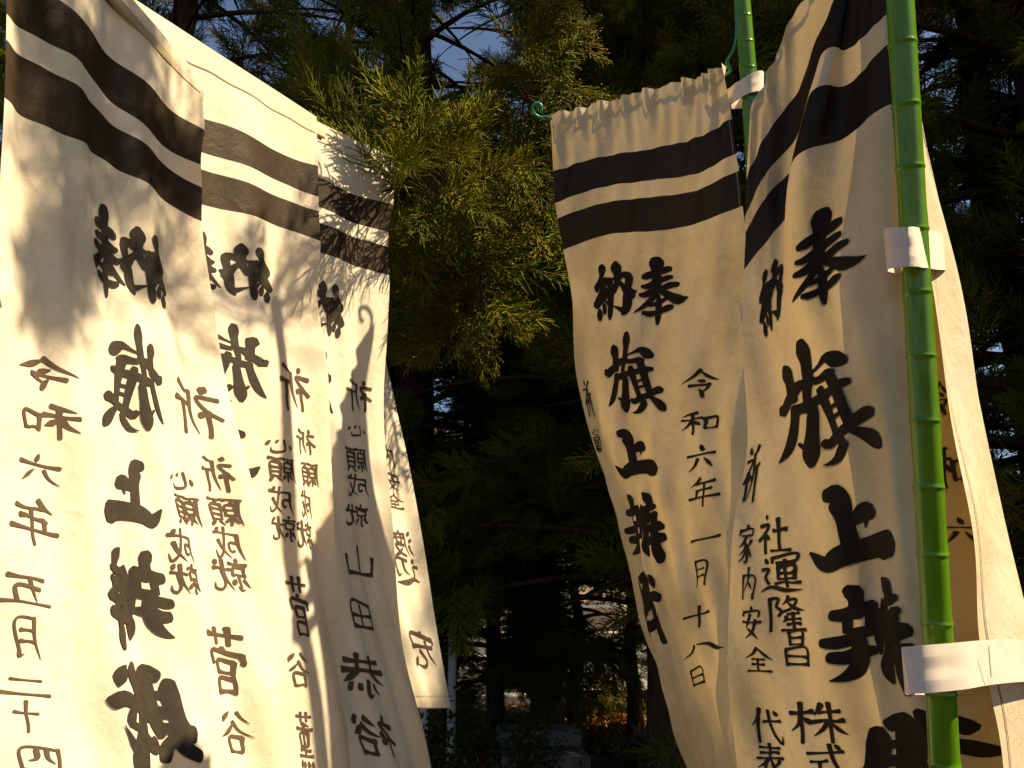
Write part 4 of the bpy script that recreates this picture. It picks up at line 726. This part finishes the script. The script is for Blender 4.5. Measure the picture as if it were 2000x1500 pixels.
# the near cedar: its trunk first, boughs, then the crown that borrows the same sprays
near_root = empty('cedar_tree', (1.12, 5.6, 0), 'near cedar with sunlit drooping sprays and a broad dark trunk right of the sunlit leaves', 'tree', 'cedar trees round the banners')
bough(near_root, [(1.12, 5.6, 3.3), (.3, 4.4, 3.3), (-0.2057, 2.9153, 2.9838), (-0.3004, 2.4642, 2.9287), (-0.3700, 2.2015, 2.7501)],
      [((-0.3607, 2.1925, 2.7450), .022, 7, 3, (-.7, -.1, -.1)), ((-0.3213, 2.2422, 2.7911), .025, 5, 0, (-.1, -.2, .5)), ((-0.2778, 2.3346, 2.9100), .035, 7, 0, (.1, .0, .9)), ((-0.2555, 2.3834, 2.8439), .045, 6, 3, (.5, 0, -.1)), ((-0.3210, 2.4553, 2.7687), .04, 5, 1, (0, 0, -.8)), ((-0.4589, 2.4834, 3.0503), .035, 5, 3, (-.5, 0, .6)), ((-0.5219, 2.5600, 3.1507), .03, 3, 0, (.2, 0, .8))], seed=3)
bough(near_root, [(1.12, 5.6, 2.9), (.3, 4.5, 3.0), (-0.0328, 3.1315, 2.9499), (-0.1568, 2.8345, 2.7059)],
      [((-0.1862, 2.8395, 2.6870), .07, 10, 3, (-.4, -.3, .1)), ((-0.0996, 2.9170, 2.5910), .07, 9, 1, (.3, -.3, -.4)), ((-0.2988, 2.8964, 2.6680), .06, 6, 0, (-.6, 0, .2)), ((-0.2468, 3.0324, 2.5467), .08, 7, 0, (-.2, -.2, -.5))], seed=4)
bough(near_root, [(1.12, 5.6, 3.6), (.5, 4.6, 3.6), (0.0675, 3.1886, 3.1229), (-0.0206, 2.8781, 3.1228)],
      [((-0.0308, 2.8834, 3.1029), .08, 12, 2, (0, -.3, -.3)), ((0.0823, 2.9047, 3.0235), .06, 7, 2, (.3, -.3, -.5)), ((-0.1044, 2.9609, 3.0069), .07, 8, 2, (-.4, -.2, -.3)), ((-0.1272, 2.9460, 3.2555), .06, 7, 2, (-.5, -.2, .2)), ((0.0424, 2.9351, 3.2964), .05, 5, 2, (.3, -.2, .3))], seed=5)
bough(near_root, [(1.12, 5.6, 4.4), (.5, 4.8, 4.3), (0.0476, 3.2477, 3.6750), (0.1202, 2.8939, 3.8363)],
      [((0.1292, 2.8402, 3.8436), .06, 7, 2, (0, 0, 1)), ((0.1420, 2.9222, 3.7308), .08, 12, 2, (.3, 0, .5)), ((0.0665, 2.9996, 3.6351), .05, 5, 2, (-.5, 0, .3)), ((0.2024, 3.0547, 3.6226), .07, 8, 2, (.5, 0, -.2)), ((0.0347, 3.0522, 4.0184), .07, 5, 1, (-.4, 0, .7))], seed=6)
bough(near_root, [(1.12, 5.6, 4.0), (-.2, 4.8, 4.1), (-0.6015, 3.4298, 3.7683), (-0.7172, 3.1300, 3.7279)],
      [((-0.7073, 3.0806, 3.7190), .07, 9, 3, (-.1, 0, .9)), ((-0.6941, 3.1660, 3.5938), .07, 8, 0, (-.5, 0, -.1)), ((-0.8560, 3.2354, 3.7209), .07, 6, 1, (-.5, 0, .2)), ((-0.4396, 3.3482, 3.6866), .08, 7, 0, (.5, 0, .2))], seed=8)
CROWN = crown_nodes()

def away(p):
    """keep the walk between the banners clear"""
    p = np.asarray(p); o = np.hypot(p[:, 0]-.1, (p[:, 1]-1.2)*.9); return ~((o < 2.0) & (p[:, 2] < 3.75)) & (np.linalg.norm(p-np.array([0, 0, 1.5]), axis=1) > 2.8)
make_tree(1.12, 5.6, 9.5, .20, None, 21, 1.5, None, 95, 2.5, 24, keep=lambda p: away(p) & ~((np.abs(p[:, 0]+.1) < 1.0) & (p[:, 1] < 4.9) & (p[:, 2] < 5.2)), root=near_root)
make_tree(-.15, 8.7, 6.5, .09, 'young cedar filling the lower middle of the gap with dark sprays', 51, .9, None, 90, 1.7, 24)
make_tree(1.25, 8.6, 5.5, .08, 'young cedar in front of the far pale wall, right of the slim trunk', 52, 1.35, None, 70, 1.4, 24)
make_tree(.75, 9.9, 5, .08, 'young cedar closing the view between the slim trunk and the broad one', 54, .3, None, 80, 1.5, 24)
make_tree(-.75, 10.2, 5.5, .08, 'young cedar in front of the pale stone steps', 55, .45, None, 80, 1.5, 22)
make_tree(-1.6, 8.3, 6, .09, 'young cedar low behind the rearmost left banner', 53, .9, None, 80, 1.6, 24)
make_tree(2.22, 6.35, 11, .26, 'dark cedar standing directly behind the two right-hand banners', 22, 1.7, None, 95, 2.8, 28, keep=away)
make_tree(-.95, 7.2, 12, .24, 'tall dark cedar straight behind the third left banner', 23, 1.5, None, 110, 3.0, 28, keep=away)
make_tree(-3.1, 6.4, 11, .24, 'dark cedar behind the top edge of the left banners', 24, 1.4, None, 95, 3.0, 26, keep=away)
make_tree(3.3, 4.4, 14.5, .24, 'dark cedar filling the right frame edge behind the pole', 25, 1.0, None, 190, 3.2, 32, keep=away)
make_tree(4.6, 6.9, 12, .25, 'cedar deeper in the wood at the far right', 26, 1.2, None, 85, 3.0, 24, keep=away)
make_tree(.35, 9.6, 13, .16, 'slim pale-barked trunk standing in the middle distance of the gap', 27, 2.2, None, 90, 3.0, 26, m=M_bark_pale)
make_tree(-2.6, 10.5, 13, .22, 'farther cedar left of the gap, mostly hidden by nearer crowns', 28, 3.0, None, 80, 3.4, 24)
make_tree(3.0, 10.2, 13, .22, 'farther cedar right of the gap, mostly hidden by nearer crowns', 29, 3.0, None, 80, 3.4, 24)
make_tree(-5.6, 8.0, 12, .24, 'cedar at the far left, seen only above the banner tops', 30, 1.6, None, 80, 3.2, 24)
# cedars added on the sun side, outside the frame, whose shade keeps the wood dark and dapples the nearest banner
for i, (x, y) in enumerate(((5.6, 3.0), (6.4, .8), (6.6, 4.8), (9.0, 7.5), (9.5, 2.5))):
    make_tree(x, y, 16.5, .26, 'cedar %s on the sunny side, unseen, added to shade the wood' % ('nearest the path', 'standing closest to the viewer', 'behind the others', 'deepest in the grove', 'farthest out')[i], 40+i, 1.2, None, 150, 3.6, 28)
near_shade = [o for o in scene.objects if o.name.startswith('cedar_tree') and abs(o.location.x-5.6) < .01 and o.location.y < 4][0]
bough(near_shade, [(5.6, 3.0, 6.2), (3.6, 1.8, 6.0), (2.0, 1.1, 5.3), (1.1, .95, 4.5)],
      [(tuple(np.array(q) + Ln*t_), sp, n_, k_, g_) for q, t_, sp, n_, k_, g_ in (
        ((-.80, 1.20, 2.35), 2.7, .11, 10, 3, (-1, 0, -.2)), ((-.78, 1.22, 2.12), 2.6, .10, 8, 0, (-.8, .3, -.3)), ((-.72, 1.35, 2.30), 2.5, .09, 8, 3, (-.8, -.3, .2)),
        ((-.84, 1.14, 2.0), 2.9, .07, 7, 1, (-.4, .8, 0)), ((-.70, 1.42, 2.10), 2.7, .06, 5, 3, (-.6, .7, -.2)), ((-.67, 1.87, 2.12), 2.4, .05, 6, 0, (-.7, .6, -.3)), ((-.84, 1.12, 1.78), 2.9, .05, 5, 0, (-.7, .6, -.3)))], seed=9)

# ------------------------------------------------------------------ beyond the wood
def stair(x, y, w, n, rise, run, label, ang=0.0):
    root = empty('stone_stair', (x, y, 0), label, 'steps'); c, s = math.cos(ang), math.sin(ang)
    for i in range(n):
        mb = MB(); dx, dy = 0, i*run; cx, cy = x+c*dx-s*dy, y+s*dx+c*dy
        mb.box((cx, cy, rise*(i+.5)-.03), (w, run+.03, rise-.006), rz=ang); o = mb.build('step', M_stone, root, smooth=False)
        b = o.modifiers.new('bevel', 'BEVEL'); b.width = .012; b.segments = 2
stair(-1.35, 12.6, 3.2, 5, .15, .42, 'pale stone steps seen under the hem of the rearmost left banner')
stair(.32, 6.9, .7, 3, .14, .36, 'short dark stone steps low in the middle of the gap', .12)

def post(x, y, h, r, label, group=None):
    root = empty('painted_post', (x, y, 0), label, 'post', group)
    mb = MB(); mb.tube([(x, y, 0), (x, y, h*.5), (x, y, h)], [r, r, r], 16); mb.build('shaft', M_steel, root)
    mb = MB(); mb.tube([(x, y, h), (x, y, h+.015), (x, y, h+.03)], [r*1.25, r*1.2, r*.5], 16); mb.build('cap', M_steel, root)
    mb = MB(); mb.tube([(x, y, 0), (x, y, .02)], [r*2.2, r*2.2], 16); mb.build('base', M_steel, root)
post(-.66, 6.4, .95, .034, 'left of two pale posts under the rearmost banner hem'); post(-.49, 6.9, 1.35, .034, 'right of two pale posts under the rearmost banner hem')

def hall(x, y):
    """pale plastered building far behind the trees, with dark openings and a tiled roof"""
    root = empty('shrine_building', (x, y, 0), 'pale plastered building with dark windows glimpsed through the trees', 'building')
    W, D, H = 9.0, 6.0, 4.4
    mb = MB(); cols = [-4.5, -3.4, -2.2, -1.1, .1, 1.2, 2.4, 3.5, 4.5]
    mb.box((x, y+.15, .55), (W, .3, 1.1)); mb.box((x, y+.15, 3.6), (W, .3, 1.6))
    for i in range(0, 9): mb.box((x+cols[i], y+.15, 1.95), (.5, .3, 1.7))
    mb.box((x-W/2+.15, y+D/2+.3, H/2), (.3, D, H)); mb.box((x+W/2-.15, y+D/2+.3, H/2), (.3, D, H)); mb.box((x, y+D+.15, H/2), (W, .3, H))
    mb.build('wall', M_plaster, root, smooth=False)
    for i in range(8):
        cx = x+(cols[i]+cols[i+1])/2; ww = cols[i+1]-cols[i]-.5
        m = MB(); m.box((cx, y+.20, 1.95), (ww-.006, .03, 1.694)); wdw = m.build('window', M_dark, root, smooth=False)
        m = MB()
        for q in (-ww/2+.03, 0, ww/2-.03): m.box((cx+q, y+.15, 1.95), (.05, .05, 1.69))
        m.box((cx, y+.15, 1.95), (ww-.12, .04, .04)); m.build('frame', M_wood, wdw, smooth=False)
    for s in (-1, 1):
        m = MB(); m.box((x, y+D/2+.15+s*1.95, H+.75), (W+1.4, 4.3, .14), M=Matrix.Rotation(-s*.38, 3, 'X')); m.build('roof', M_roof, root, smooth=False)
hall(-4.4, 17.5)

def far_flag(x, y, z1, w, h, label, chars, rz):
    c, s = math.cos(rz), math.sin(rz); vs = [0, .3*h, .7*h, h]; us = [0, w/2, w]
    P = [[(x+c*u+.02*math.sin(v*4+u*5), y+s*u+.03*math.sin(v*3), z1-v) for u in us] for v in vs]
    sh = Sheet(us, vs, P, [(.012, 2.2, .6, 1, 0, .1, 0)]); root = empty('nobori_banner', (x, y, z1), label, 'banner', 'small banners far behind the trees')
    U_, V_ = np.meshgrid(np.linspace(0, w, 24), np.linspace(0, h, 60)); I, J = np.meshgrid(np.arange(59), np.arange(23), indexing='ij'); a = (I*24+J).ravel()
    vv = (V_[:-1, :-1]/h).ravel(); mi = ((vv > .07) & (vv < .12) | (vv > .145) & (vv < .19)).astype(int)
    mesh('cloth', sh.at(U_.ravel(), V_.ravel()), np.stack([a, a+1, a+25, a+24], 1), [M_cloth, M_dye], root, True, mi)
    for i, ch in enumerate(chars):
        mb = MB(); write(sh, ch, w*.5, h*(.28+.145*i), w*.5, h*.12, mb); mb.build('printed_character', M_ink, root)
    p = empty('banner_pole', (x-.05*c, y-.05*s, 0), 'pale pole carrying the ' + label.split(' with ')[0], 'pole', 'poles of the small far banners')
    m = MB(); m.tube([(x-.05*c, y-.05*s, 0), (x-.05*c, y-.05*s, z1+.1)], .016, 10); m.build('culm', M_steel, p)
    m = MB(); m.tube([(x-.05*c, y-.05*s, z1-.01), (x+c*w, y+s*w, z1-.01)], .008, 8); m.build('crossbar', M_steel, p)
far_flag(.92, 11.4, 3.15, .55, 1.75, 'small far banner right of the gap with tiny black writing', ['旗', '上', '辨', '戝', '天s'], .1)
far_flag(-1.75, 9.2, 4.35, .55, 1.9, 'small far banner beside the third left banner, showing between twigs', ['奉', '旗', '上', '辨', '戝'], -.2)
far_flag(1.75, 13.0, 3.0, .55, 1.8, 'faintest far banner low at the right of the gap', ['旗', '上', '辨', '戝', '天s'], .0)

# pale low wall / path lit beyond the wood
mb = MB(); mb.box((3.0, 15.0, .45), (9, .35, .9)); o = mb.build('low_wall', M_plaster, None, smooth=False); tag(o, 'low pale wall beyond the trees at the right of the gap', 'wall')
v = np.array([(-14, 13.9, .075), (16, 13.2, .075), (16, 17.6, .075), (-14, 17.2, .075)]); o = mesh('paved_path', v, [(0, 1, 2, 3)], M_stone); tag(o, kind='structure')

# ------------------------------------------------------------------ undergrowth
def leaf_mesh(name, pts, size, m, rs, parent=None, curl=.3, asp=.45):
    n = len(pts); a = rs.uniform(0, 6.28, n); s = size*rs.uniform(.6, 1.3, n)
    nrm = rs.normal(0, 1, (n, 3))*np.array([.6, .6, .5])+np.array([0, 0, .8]); nrm /= np.linalg.norm(nrm, axis=1, keepdims=True)
    t = np.stack([np.cos(a), np.sin(a), np.zeros(n)], 1); t -= (t*nrm).sum(1, keepdims=True)*nrm; t /= np.linalg.norm(t, axis=1, keepdims=True); b = np.cross(nrm, t)
    S = s[:, None]; q = [pts-t*S*.5, pts+b*S*asp*.5+nrm*S*curl*.15-t*S*.08, pts+t*S*.55, pts-b*S*asp*.5+nrm*S*curl*.15-t*S*.08]
    V = np.stack(q, 1).reshape(-1, 3); i = np.arange(n)*4
    return mesh(name, V, np.stack([i, i+1, i+2, i+3], 1), m, parent, False)

def shrub(x, y, h, r, n, label, seed, m=None):
    rs = np.random.default_rng(seed); root = empty('broadleaf_shrub', (x, y, 0), label, 'shrub', 'broadleaf shrubs at the foot of the trees')
    mb = MB(); tips = []
    for i in range(14):
        a = rs.uniform(0, 6.28); e = np.array([x+r*rs.uniform(.3, .9)*math.cos(a), y+r*rs.uniform(.3, .9)*math.sin(a), h*rs.uniform(.6, 1)])
        p = crv([(x, y, 0), ((x+e[0])/2+rs.normal(0, .03), (y+e[1])/2, e[2]*.55), e], 7); mb.tube(p, np.linspace(.009, .002, 7), 5, cap=False); tips += [p[k] for k in range(2, 7)]
    mb.build('stems', M_twig, root)
    tips = np.array(tips); pts = tips[rs.integers(0, len(tips), n)] + rs.normal(0, .075, (n, 3))
    o = leaf_mesh('foliage', pts, .055, m or M_shrub, rs, root); tag(o, kind='stuff')
shrub(-.55, 5.6, .75, .42, 1500, 'dark leafy shrub right beside the hem of the rearmost left banner', 1)
shrub(-.12, 5.2, .55, .40, 1400, 'low dark shrub with reddish leaves at the bottom of the gap', 2)
shrub(.15, 6.6, .6, .35, 900, 'small shrub between the stone steps and the left shrubs', 3)
shrub(.95, 7.4, .34, .25, 500, 'twiggy shrub at the edge of the sunlit fallen leaves', 4)

rs = np.random.default_rng(5)
n = 9000; px = rs.uniform(-1.6, 3.2, n); py = rs.uniform(4.6, 13.5, n); pz = .05*np.sin(px*.9+1)*np.cos(py*.7)*np.exp(-np.hypot(px, py-6)/30)+.012+rs.uniform(0, .03, n)
m_ = ~((px > -.1) & (px < .8) & (py > 6.6) & (py < 8.1))
o = leaf_mesh('fallen_leaves', np.stack([px, py, pz], 1)[m_], .075, M_litter, rs, None, .9, .7); tag(o, 'carpet of orange and brown fallen leaves on the dark soil', kind='stuff')
n = 1500; c = np.array((1.2416, 9.9424, -0.0595)); px = c[0]+rs.normal(0, .5, n); py = c[1]+rs.normal(0, .6, n)
o = leaf_mesh('leaf_heap', np.stack([px, py, .03+.12*np.exp(-((px-c[0])**2+(py-c[1])**2)/.5)+rs.uniform(0, .03, n)], 1), .08, M_litter, rs, None, .9, .7); tag(o, 'heaped orange leaves where a shaft of sun reaches the ground', kind='stuff')
def tuft(x, y, n, h, label, seed):
    rs = np.random.default_rng(seed); mb = MB()
    for i in range(n):
        a = rs.uniform(0, 6.28); l = h*rs.uniform(.5, 1); sp = rs.uniform(.05, .4)*l
        mb.tube(crv([(x+rs.normal(0, .05), y+rs.normal(0, .05), 0), (x+sp*.3*math.cos(a), y+sp*.3*math.sin(a), l*.6), (x+sp*math.cos(a), y+sp*math.sin(a), l)], 6), np.linspace(.0035, .0008, 6), 3, cap=False)
    o = mb.build('dry_grass_tuft', M_straw); tag(o, label, 'grass', 'dry grass tufts on the leaf litter')
tuft(1.05, 8.6, 70, .55, 'taller straw-coloured tuft standing over the sunlit leaves', 1); tuft(1.45, 8.9, 40, .35, 'shorter straw-coloured tuft right of the taller one', 2)
tuft(.62, 7.9, 30, .3, 'faint dry tuft left of the sunlit leaves', 3)
# a few autumn sprays hanging in the wood
for i, (c, n_, lb) in enumerate((((-0.7102, 8.2104, 3.7000), 160, 'orange autumn maple twig glowing left of centre'), ((0.9049, 8.5367, 3.6410), 150, 'orange autumn maple twig at the right side of the gap'), ((0.9544, 9.3146, 1.5108), 120, 'reddish maple twig low at the right of the gap'), ((0.1028, 7.6476, 3.8685), 60, 'small brown leafy twig near the middle of the gap'))):
    c = np.array(c); rs = np.random.default_rng(60+i); root = empty('maple_twig', tuple(c), lb, 'twig', 'autumn twigs among the cedars')
    mb = MB()
    for k in range(5): e = c+rs.normal(0, .16, 3)*np.array([1.2, 1, .7]); mb.tube(crv([c+(0.5, .3, -.1), c+(.1, .05, .05), e], 6), np.linspace(.006, .002, 6), 4, cap=False)
    mb.build('stem', M_twig, root)
    o = leaf_mesh('leaves', c+rs.normal(0, .15, (n_, 3))*np.array([1.2, 1, .7]), .05, M_autumn, rs, root, .6, .8); tag(o, kind='stuff')
